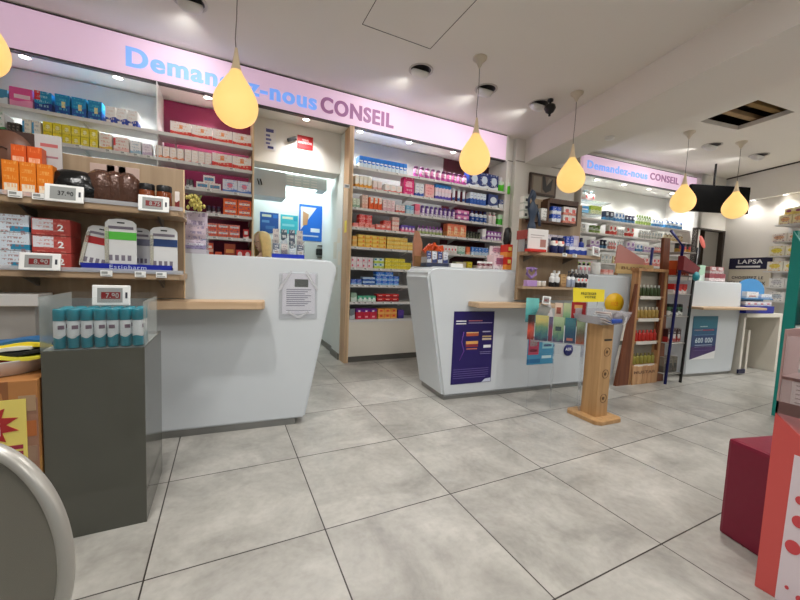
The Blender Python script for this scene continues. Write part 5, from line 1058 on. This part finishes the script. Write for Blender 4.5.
# ---------------------------------------------------------------- right wall shelves (frame E)
fE=F['E']
sE0=-0.069
ZE=[1.987,1.735,1.524,1.292,1.052,0.842]
ue=thing('wall_shelf_set','short white shelves of baby goods on the right wall','shelving',fE.w(0,0,0),fE.a)
b=B(); b.box(sE0+.04,1.3,-.02,0,.5,2.3); b.build('back_panel',white_p,ue)
for k,z in enumerate(ZE): b=B(); b.box(sE0+.05-(.03*k if k>1 else 0),1.25,-.30,-.02,z-.02,z); b.build('shelf',shelf_m,ue)
eu=[(778,799,.13,((240,225,180),(235,180,120),(160,70,110)),'cream carton with orange and plum dots, topmost row on the right wall'),(771,799,.11,((244,236,226),(236,190,150),(140,50,90)),'white carton with peach dots, second row on the right wall'),(768,799,.14,((240,236,215),(240,225,90),(200,170,40)),'white and yellow food carton, upper yellow row on the right wall'),(766,797,.14,((240,238,222),(235,220,100),(220,150,40)),'white and yellow food carton, lower yellow row on the right wall'),(768,797,.13,((228,228,226),(200,200,205),(120,120,130)),'grey and white pack under the yellow rows on the right wall'),(768,797,.13,((230,228,226),(180,190,200),(110,110,120)),'pale pack on the lowest visible right wall shelf')]
XE=[(0.017, 0.52), (-0.048, 0.5449999999999999), (-0.067, 0.5660000000000001), (-0.07, 0.565), (-0.02, 0.589), (0.001, 0.609)]
for k,(a,c,h,cc,lb) in enumerate(eu):
    s0,s1=XE[k]; row('E',ZE[k],s0,s1,max(3,int((s1-s0)/.16)),h,lb,pack(cc[0],cc[0],cc[1],.3,(.15,.85,.3,.75),circle=True,txt=cc[2]),t=-.295,d=.16,gap=.012)
row('E',ZE[0]+.14,XE[0][0]+.05,XE[0][1],4,.09,'small cream carton stacked on the topmost row of the right wall',pack((240,228,190),(238,215,120),(150,70,110),.4,(.2,.8,.3,.7),circle=True),t=-.28,d=.12,gap=.012)
# big notice on the right wall
o=thing('wall_notice','white notice with navy header reading LAPSA on the right wall','sign',fE.w(-0.831,-.03,1.049),fE.a)
wl=-0.185--0.831; hl=1.524-1.049
B().box(0,wl,0,.02,0,hl,bev=.001).build('board',mat('notice_cream',(226,218,200),.6),o)
B().box(0,wl,-.003,0,hl*.60,hl).build('header',mat('navy_header',(28,28,62),.5),o)
B().box(wl*.18,wl*.75,-.004,-.003,hl*.655,hl*.72).build('header_line',whiteink,o)
lettering('LAPSA',None,wl*.22,wl*.80,hl*.79,hl*.94,-.0035,whiteink,o,.03)
lettering('CHOISISSEZ LE',None,wl*.10,wl*.84,hl*.25,hl*.35,-.001,pm(60,50,60),o,.02); lettering('MEILLEUR CHOIX',None,wl*.0,wl*.9,hl*.05,hl*.17,-.001,pm(60,40,50),o,.02)
# television and dark panel
o=thing('television','wide black wall television behind the pendant lamps','television',F['D'].w(2.627,-.45,2.172),math.radians(-22))
wv=.98; hv=.41
B().box(0,wv,0,.05,0,hv,bev=.006).build('screen',mat('tv_black',(6,6,8),.6,spec=.1),o)
b=B(); b.box(wv*.3,wv*.6,.05,.10,hv*.4,hv*.7); b.tube([(wv*.45,.08,hv*.7),(wv*.45,.08,hv+.35)],.015,8); b.build('wall_mount',black,o)
# doorway contents
o=thing('roll_up_banner','tall black banner stand in the dark doorway','banner',F['D'].w(4.971,.66,0),0)
B().box(-.12,.12,0,.02,.02,1.75,bev=.003).build('banner',black,o); B().box(-.14,.14,-.05,.07,0,.03,bev=.004).build('foot',metal_dark,o)
o=thing('pink_sign','slanted glowing pink oval sign in the doorway','sign',F['D'].w(3.29,-.3,1.749),0)
b=B(); b.lathe([(.05,0),(.05,.01),(0,.01)],24,sx=2.6,sy=1); c=b.build('oval',mat('pink_salmon',(240,130,120),.4,emit=(240,120,110),es=.25),o); c.rotation_euler=(PI/2,math.radians(45),0)
B().box(-.008,.008,.01,.02,-.9,0).build('stem',black,o)
# ---------------------------------------------------------------- rustic wooden display (frame M)
fm=F['M']; o=thing('wooden_display','rustic open wooden display of small bottles with a header board','display',fm.w(0,0,0),fm.a)
rus=wood('rustic_wood',(196,150,104),(160,112,72),.8); rusr=wood('rustic_red_wood',(128,72,44),(96,50,30),.8)
wM=0.419; 
def slab(x0,x1,z0,z1,y0,y1,m,n): B().box(x0,x1,y0,y1,z0,z1,bev=.003).build(n,m,o)
b=B(); b.hexa([(-.0,0,0),(.03,0,0),(.03,.075,0),(-.0,.075,0),(.02,0,1.15),(.05,0,1.15),(.05,.075,1.15),(.02,.075,1.15)]); b.build('side_panel',rus,o)
b=B(); b.hexa([(wM-.02,0,0),(wM+.01,0,0),(wM+.01,.075,0),(wM-.02,.075,0),(wM+.0,0,1.15),(wM+.03,0,1.15),(wM+.03,.075,1.15),(wM+.0,.075,1.15)]); b.build('side_panel',rus,o)
b=B(); b.hexa([(0.419,.01,0),(0.544,.01,0),(0.544,.04,0),(0.419,.04,0),(0.356,.01,1.50),(0.447,.01,1.50),(0.447,.04,1.50),(0.356,.04,1.50)]); b.build('rear_board',rusr,o)
b=B(); b.hexa([(-0.175,.0,0),(-.003,.0,0),(-.003,.03,0),(-0.175,.03,0),(0.006,.0,1.02),(.017,.0,1.02),(.017,.03,1.02),(0.006,.03,1.02)]); b.build('side_board',rusr,o)
b=B(); b.box(.03,wM,.068,.075,0,1.15); b.build('back_panel',mat('display_back_grey',(170,160,146),.7,noise=.3,nscale=12),o)
b=B(); b.box(0,wM+.03,-.005,.078,1.15,1.18,bev=.003); b.build('top_board',rus,o)
zm=[.90,.675,.44,.20]
for z in zm: slab(.035,wM-.005,z-.018,z,.0,.066,rus,'shelf')
for k,z in enumerate(zm): B().box(.06,wM-.06,-.006,-.001,z-.03,z+.002).build('price_strip',pm(222,214,205),o)
b=B()
for k in range(5): b.box(.035+k*(wM-.05)/5,.03+(k+1)*(wM-.05)/5,-.012,.0,.0,.19-.006*(k%2),bev=.003)
b.build('crate_front',wood('crate_wood',(206,160,116),(176,128,88),.8),o)
lettering('MUSTAR',None,.05,wM-.05,.11,.14,-.0135,pm(120,84,60),o,.02)
for k,(m1,c1,lb) in enumerate((((60,74,40),(190,190,180),'small dark green bottle with pale cap on the top shelf of the rustic display'),((170,140,70),(200,190,170),'small amber bottle on the second shelf of the rustic display'),((190,44,34),(190,60,50),'small red bottle on the third shelf of the rustic display'),((150,140,60),(120,110,60),'small olive bottle on the lowest shelf of the rustic display'))):
    row('M',zm[k],.05,wM-.03,6,.11,lb,pm(*m1),kind='bottle',cap=pm(*c1),t=.006,d=.05,gap=.014)
o=thing('header_board','pale wooden header board lettered BUXEM, left of the rustic display','board',fm.w(-0.095,.16,0),fm.a)
wh=0.459--0.095
B().box(0,wh,0,.015,1.12,1.225,bev=.002).build('board',wood('pale_wood',(216,186,130),(196,164,108),.8,axis='X'),o)
lettering('BUXEM',None,wh*.12,wh*.86,1.165,1.195,-.001,pm(130,96,60),o,.03)
b=B(); b.prism([(.0,1.22),(.02,1.40),(.05,1.42),(wh*.8,1.27),(wh*.75,1.225)],.02,.03,'y'); b.build('pink_flag',pm(206,140,132),o)
B().box(.03,.05,.02,.05,1.105,1.13).build('foot',rus,o); B().box(wh-.05,wh-.03,.02,.05,1.105,1.13).build('foot',rus,o)
# ---------------------------------------------------------------- blue wire rack (frame R)
fr=F['R']; o=thing('wire_rack','dark blue metal rack with assorted packs, left of the far counter','rack',fr.w(0,0,0),fr.a)
blm=mat('rack_blue',(20,28,110),.35,.2)
for x,y,xt in ((0,0,.07),(.24,0,.31),(0,.30,.07),(.24,.30,.31)):
    b=B(); b.tube([(x,y,0),(xt,y,1.42)]+([(xt-.20,y,1.56)] if x==0 and y==0 else []),.014,8); b.build('leg',blm if x==0 else black,o)
zr=[.10,.42,.70,.93,1.12,1.36]
for z in zr:
    k=z/1.42*.07
    b=B(); b.tube([(k,0,z),(k+.24,0,z),(k+.24,.30,z),(k,.30,z)],.006,6,closed=True)
    for q_ in range(6): b.tube([(k+.04*q_+.02,0,z),(k+.04*q_+.02,.30,z)],.003,5)
    b.build('wire_shelf',mat('rack_wire',(170,166,160),.35,.6),o)
goods=[(0,.12,.16,((120,112,100),(90,84,76),(60,60,60)),'carton','grey carton on the bottom level of the blue rack'),(1,.02,.14,((60,30,32),(160,40,40),(220,210,205)),'carton','maroon carton on the second level of the blue rack'),(2,.02,.12,((70,110,80),(230,230,225),(30,30,30)),'jar','green and white jar on the third level of the blue rack'),(3,.02,.10,((200,40,36),(235,225,220),(220,60,50)),'carton','red and white carton on the fourth level of the blue rack'),(4,.02,.15,((205,90,40),(190,60,30),(230,200,160)),'carton','orange carton on the fifth level of the blue rack'),(5,.02,.09,((50,60,60),(190,150,60),(190,40,40)),'jar','dark and gold jar on the top level of the blue rack')]
for k,off,h,cc,kind,lb in goods:
    s=zr[k]/1.42*.07; row('R',zr[k]+.004,s+.01,s+.23,3,h,lb,pack(cc[0],cc[1],cc[2],.4,(.2,.8,.3,.6),txt=cc[2]),kind=kind,cap=black,t=.04,d=.08,gap=.008)
o=thing('plush_bag','red bag slung on the upper level of the blue rack','bag',fr.w(.13,-.03,1.16),fr.a)
b=B(); b.hexa([(-.10,-.02,.02),(.12,-.02,-.02),(.12,.04,-.02),(-.10,.04,.02),(-.10,-.02,.16),(.17,-.02,.05),(.17,.04,.05),(-.10,.04,.16)]); b.build('bag',mat('bag_wine',(130,34,44),.5,noise=.3,nscale=20),o)
o=thing('teal_bow','crinkled turquoise bow hanging at the right of the blue rack','bow',fr.w(.24,-.05,1.12),fr.a)
b=B(); b.lathe([(0,-.05),(.04,-.03),(.05,.0),(.03,.04),(0,.05)],10,sx=1,sy=.5); b.build('bow',mat('bow_teal',(40,160,175),.45,noise=.4,nscale=40,bump=.5),o)
# ---------------------------------------------------------------- far counter goods, desk
f3=F['K3']
row('K3',1.08,.02,.10,1,.08,'small white pot at the left end of the far counter',pm(215,210,205),kind='jar',cap=white_p,t=.08,d=.05)
row('K3',1.08,.17,.27,1,.18,'pale green clear box on the far counter',pack((180,215,190),(210,225,215),None,.4),t=.12,d=.08)
row('K3',1.08,.28,.56,3,.09,'white and wine red pack in the lower layer on the far counter',pack((150,70,80),(220,205,205),(225,215,215),.4,(.2,.8,.1,.4),txt=(90,50,60)),t=.08,d=.1)
row('K3',1.17,.30,.54,2,.08,'silver and wine red pack stacked on the far counter',pack((170,110,110),(190,180,180),(225,215,215),.4,(.2,.8,.5,.9),txt=(90,50,60)),t=.09,d=.1)
o=thing('white_desk','white open desk with a dark recess, right of the far counter','desk',f3.w(.76,-.06,0),f3.a)
B().box(.0,.68,0,.55,.68,.725,bev=.003).build('desk_top',lam_warm,o); B().box(.0,.035,0.02,.53,0,.68,bev=.002).build('side_panel',lam_warm,o); B().box(.64,.68,0.0,.53,0,.68,bev=.002).build('side_panel',lam_warm,o); B().box(.035,.64,.48,.51,.05,.68).build('modesty_panel',mat('recess_taupe',(176,160,140),.6),o)
B().box(.36,.40,.15,.48,.0,.50).build('inner_divider',lam_warm,o)
o=thing('paper_bin','black box with papers under the white desk','box',f3.w(.78,.05,0),f3.a); B().box(0,.15,0,.22,0,.22,bev=.004).build('box',black,o)
for k in range(3): c=B().box(0,.10,0,.003,0,.24).build('folder',mat('folder_%d'%k,((230,228,220),(60,70,90),(200,200,196))[k],.6),o); c.location=(.03,.05+.04*k,.01)
tag(B().box(0,.12,0,.02,.015,.065,bev=.003).build('floor_socket',navy,None,f3.w(.72,-.06,0),f3.a),'small navy box at the foot of the far counter','box')
o=thing('arched_display','bright blue arched counter display holding white boxes, on the far desk','display',f3.w(0.734,-.04,.808),f3.a); HA=1.135-.808
wa=1.259-0.734
b=B(); hh=HA; pts=[(0,0),(wa,0),(wa,hh*.55)]+[(wa/2+wa/2*math.cos(a),hh*.55+hh*.45*math.sin(a)) for a in [PI*k/12 for k in range(1,12)]]+[(0,hh*.55)]
b.prism(pts,.09,.11,'y',bev=.003); b.build('arched_back',mat('sky_blue_plastic',(60,140,200),.3),o)
B().box(0,wa,-.02,.11,-.08,.004,bev=.003).build('lower_tray',glass('tray_blue',(110,170,215),.5,.2),o); B().box(0,wa,.0,.10,.085,.095).build('tier',mat('sky_blue_plastic',(60,140,200),.3),o)
row('K3',.812,0.752+.01,1.259-.01,4,.05,'white and rose box on the lower tier of the blue arched display',pack((230,226,230),(190,195,205),(200,90,100),.4,(.3,.7,.3,.6),txt=(120,110,130)),t=-.035,d=.06)
row('K3',.902,0.752+.02,0.991,1,.075,'white box with brown picture, left on the upper tier of the blue arched display',pack((226,226,226),(196,206,214),(190,110,90),.3,(.2,.8,.2,.4),txt=(150,150,160)),t=-.03,d=.05)
row('K3',.902,1.048,1.259-.01,1,.05,'white and blue box, right on the upper tier of the blue arched display',pack((226,228,232),(170,190,215),None,.4,txt=(110,120,150)),t=-.03,d=.05)
row('K3',.724,.80,1.15,3,.06,'dark low box behind the blue display on the white desk',pack((50,46,46),(120,110,100),None,.4),t=.25,d=.08)
o=thing('black_bag','black bag on the right end of the white desk','bag',f3.w(1.30,.25,.727),f3.a)
b=B(); b.lathe([(0,0),(.10,0),(.12,.05),(.10,.16),(.05,.24),(0,.26)],16,sx=1.2,sy=.7); b.build('bag',mat('bag_black',(22,22,24),.5,noise=.4,nscale=10),o)

# ---------------------------------------------------------------- person seated in the back room
PX=0.648; PY_=3.25; PZ=1.455
person=thing('person','blonde person in a black top seated behind the left counter','person',(PX,PY_,0),-PI/2+.45)
def skin(name,verts,edges,radii,m,parent,root=0,sub=2):
    me=bpy.data.meshes.new(name); me.from_pydata(verts,edges,[]); o=bpy.data.objects.new(name,me); COL.objects.link(o)
    o.modifiers.new('s','SKIN'); md=o.modifiers.new('d','SUBSURF'); md.levels=sub; md.render_levels=sub
    for i,r in enumerate(radii): me.skin_vertices[0].data[i].radius=(r if isinstance(r,tuple) else (r,r))
    me.skin_vertices[0].data[root].use_root=True
    bpy.context.view_layer.update()
    nm_=bpy.data.meshes.new_from_object(o.evaluated_get(bpy.context.evaluated_depsgraph_get()))
    bpy.data.objects.remove(o); nm_.materials.clear(); nm_.materials.append(m)
    for p in nm_.polygons: p.use_smooth=True
    return link(name,nm_,parent)
HT=PZ  # crown height
skinm=mat('skin_light',(224,176,150),.5); blk=mat('black_knit',(20,20,22),.8)
sh=HT-.30
V=[(0,0,sh-.52),(0,-.01,sh-.38),(0,-.01,sh-.20),(0,0,sh-.04),(0,0,sh+.03),(0,-.01,sh+.085),
   (-.09,0,sh-.53),(-.11,-.40,sh-.50),(-.11,-.44,.08),(-.11,-.54,.04),(.09,0,sh-.53),(.11,-.40,sh-.50),(.11,-.44,.08),(.11,-.54,.04),
   (-.17,0,sh-.06),(-.22,-.03,sh-.30),(-.16,-.24,sh-.36),(.17,0,sh-.06),(.22,-.03,sh-.30),(.16,-.24,sh-.36),(-.14,-.31,sh-.36),(.14,-.31,sh-.36)]
Ed=[(0,1),(1,2),(2,3),(3,4),(4,5),(0,6),(6,7),(7,8),(8,9),(0,10),(10,11),(11,12),(12,13),(3,14),(14,15),(15,16),(3,17),(17,18),(18,19),(16,20),(19,21)]
Rr=[(.15,.11),(.12,.09),(.15,.10),(.11,.08),.05,.046,.09,.065,.045,.035,.09,.065,.045,.035,.06,.045,.032,.06,.045,.032,.028,.028]
skin('body',V,Ed,Rr,skinm,person)
Rc=[(r[0]*1.08,r[1]*1.1) if isinstance(r,tuple) else r*1.12 for r in Rr]
idx=[0,1,2,3,14,15,16,17,18,19]; mp={v:i for i,v in enumerate(idx)}
skin('top',[V[i] for i in idx],[(mp[a],mp[b_]) for a,b_ in Ed if a in mp and b_ in mp],[Rc[i] for i in idx],blk,person)
idx=[0,6,7,8,10,11,12]; mp={v:i for i,v in enumerate(idx)}
skin('trousers',[V[i] for i in idx],[(mp[a],mp[b_]) for a,b_ in Ed if a in mp and b_ in mp],[Rc[i] for i in idx],mat('dark_trousers',(40,42,52),.8),person)
for sx in (-1,1):
    for k,(dx,l) in enumerate(((-.024,.062),(-.008,.072),(.008,.068),(.023,.055))):
        x=.14*sx+dx; skin('finger',[(x*.98,-.32,sh-.36),(x,-.345,sh-.365),(x,-.345-l*.5,sh-.375),(x,-.345-l*.8,sh-.392)],[(0,1),(1,2),(2,3)],[.012,.009,.008,.007],skinm,person,sub=1)
    x=.14*sx; skin('thumb',[(x-.02*sx,-.31,sh-.36),(x-.045*sx,-.33,sh-.37),(x-.055*sx,-.36,sh-.378)],[(0,1),(1,2)],[.012,.010,.008],skinm,person,sub=1)
b=B(); hz=HT-.235
b.lathe([(0,-.0),(.035,.005),(.055,.04),(.070,.09),(.076,.14),(.070,.185),(.045,.220),(0,.235)],24,c=(0,0,0),sx=.95,sy=1.15); hd=b.build('head',skinm,person); hd.location=(0,-.01,hz); hd.rotation_euler=(.05,0,.15)
b=B(); b.prism([(-.085,.125),(-.105,.09),(-.083,.085)],-.009,.009,'x',bev=.003); b.build('nose',skinm,hd)
for sx in (-1,1):
    b=B(); b.lathe([(0,-.006),(.011,0),(0,.006)],10,c=(.028*sx,-.074,.122)); b.build('eye',pm(50,44,44),hd)
    b=B(); b.lathe([(0,-.022),(.012,-.008),(.014,.01),(0,.024)],8,c=(.072*sx,.005,.11),sx=.6); b.build('ear',skinm,hd)
b=B(); b.tube([(-.022,-.074,.055),(0,-.079,.053),(.022,-.074,.055)],.005,6); b.build('mouth',pm(176,90,86),hd)
hm=mat('blonde_hair',(244,208,140),.5,noise=.3,nscale=25)
b=B(); 
rings=[]
for q_,(z,rx,ry,op) in enumerate(((.245,.02,.02,0),(.235,.052,.062,.35),(.205,.080,.092,.5),(.16,.092,.104,.62),(.10,.096,.106,.72),(.03,.098,.102,.8),(-.05,.102,.098,.8),(-.11,.092,.088,.8))):
    a0=-PI/2+op; rings.append([b.bm.verts.new((rx*math.cos(a0+(2*PI-2*op)*i/22),ry*math.sin(a0+(2*PI-2*op)*i/22)+.008,z+.004*math.sin(i*2.1))) for i in range(23)])
for a_,e_ in zip(rings,rings[1:]):
    for i in range(22): f_=b.face([a_[i],a_[i+1],e_[i+1],e_[i]]); f_.smooth=True
b.face(rings[0][::-1])
hr=b.build('hair',hm,hd); sm=hr.modifiers.new('th','SOLIDIFY'); sm.thickness=.016; sm.offset=-1
st=thing('stool','round grey office stool under the seated person','stool',(PX,PY_+.02,0),0)
sz=sh-.64
b=B(); b.lathe([(0,sz-.05),(.18,sz-.05),(.19,sz-.03),(.18,sz),(0,sz)],24); b.build('seat',mat('stool_grey',(80,80,84),.6),st)
b=B(); b.tube([(0,0,.05),(0,0,sz-.05)],.022,10); b.build('column',metal_dark,st)
b=B(); b.lathe([(0,0),(.2,0),(.19,.02),(.03,.05),(0,.05)],24); b.build('foot',metal_dark,st)

# ---------------------------------------------------------------- lights
def area(name,loc,size,e,col=(1,.985,.96),rot=(0,0,0),sy=None):
    l=bpy.data.lights.new(name,'AREA'); l.energy=e; l.size=size; l.color=col
    if sy: l.shape='RECTANGLE'; l.size_y=sy
    o=bpy.data.objects.new(name,l); COL.objects.link(o); o.location=loc; o.rotation_euler=rot; return o
fill_glow=mat('fill_panel_glow',(255,252,245),.4,emit=(255,250,242),es=3)
for k,(x,y) in enumerate(((-.6,-.9),(.6,-2.4),(2.3,-1.9),(5.3,-1.7),(6.9,-1.2),(7.2,-2.6))):  # fill panels added out of view to brighten the room
    o=thing('added_fill_panel','unseen fill light panel added on the ceiling over the shop floor','light',(x,y,HC),0,'unseen fill light panels added over the shop floor')
    B().box(-.31,.31,-.31,.31,-.012,0,bev=.002).build('frame',white_p,o); B().box(-.28,.28,-.28,.28,-.014,-.012).build('diffuser',fill_glow,o)
    area('fill_panel_light',(x,y,HC-.03),.56,FILL_PANEL_W)
for x,y,lb in ((-.1,.1,'unseen round ceiling downlight above the grey pedestal'),(1.3,.25,'unseen round ceiling downlight above the floor between the counters'),(2.6,-.4,'unseen round ceiling downlight near the ceiling beam'),(5.2,.0,'unseen round ceiling downlight added below the missing ceiling panel'),(6.4,-.1,'unseen round ceiling downlight added nearest the right wall')):  # unseen overhead downlights; the two on the right added to brighten that side
    o=thing('ceiling_spotlight',lb,'light',(x,y,HC)); b=B(); b.lathe([(.06,0),(.06,-.008),(.045,-.009),(.044,0)],24,cap=False); b.build('bezel',white_p,o); b=B(); b.lathe([(.044,-.003),(0,-.003)],20,cap=False); b.build('lens',bulb,o)
    l=bpy.data.lights.new('downlight','SPOT'); l.energy=DOWN_W; l.spot_size=math.radians(110); l.spot_blend=.7; l.shadow_soft_size=.05; l.color=(1,.975,.935); lo=bpy.data.objects.new('downlight',l); COL.objects.link(lo); lo.location=(x,y,HC-.02)
for x,y in ((1.876,1.741),(2.612,1.705),(3.306,1.66),(.008,1.816),(6.155,1.316),(7.125,1.171)):
    l=bpy.data.lights.new('tilted_spot','SPOT'); l.energy=TILT_W; l.spot_size=math.radians(120); l.spot_blend=.9; l.shadow_soft_size=.05; l.color=(1,.98,.95); lo=bpy.data.objects.new('tilted_spot',l); COL.objects.link(lo); lo.location=(x-.02,y+.11,HC-.06); lo.rotation_euler=(math.radians(62),0,math.radians(12))
area('back_room_light',(1.0,3.55,2.4),.4,9,(.88,1,1),sy=.3)
area('far_room_light',F['D'].w(4.2,.7,2.2),.5,1.2,(1,.9,.75))
for lx,ly in ((.30,1.3),(2.229,1.322),(3.447,1.302),(5.432,1.242),(6.33,1.072),(-.895,1.3)):
    pass
wd=bpy.data.worlds.new('World'); SC.world=wd; wd.use_nodes=True; bg=wd.node_tree.nodes['Background']
sky=wd.node_tree.nodes.new('ShaderNodeTexSky'); sky.sky_type='HOSEK_WILKIE' if False else 'NISHITA'; sky.sun_disc=False; sky.sun_elevation=math.radians(20); bg.inputs[1].default_value=.05
wd.node_tree.links.new(sky.outputs[0],bg.inputs[0])
# ---------------------------------------------------------------- camera
cam=bpy.data.cameras.new('camera'); co=bpy.data.objects.new('camera',cam); COL.objects.link(co); SC.camera=co
cam.sensor_fit='HORIZONTAL'; cam.sensor_width=36; cam.lens=36*357.801/800; cam.clip_start=.02; cam.clip_end=200
r_,u_,k_=Vector((0.897506, -0.439254, 0.039221)),Vector((-0.002488, 0.083893, 0.996472)),Vector((-0.440995, -0.894437, 0.074202))
m=Matrix((r_,u_,k_)).transposed().to_4x4(); m.translation=Vector((0.23481, -1.33601, 1.03336)); co.matrix_world=m
vs=SC.view_settings; SC.display_settings.display_device='sRGB'; vs.view_transform='Standard'; vs.look='None'; vs.gamma=1; vs.exposure=EXPO; vs.use_curve_mapping=False
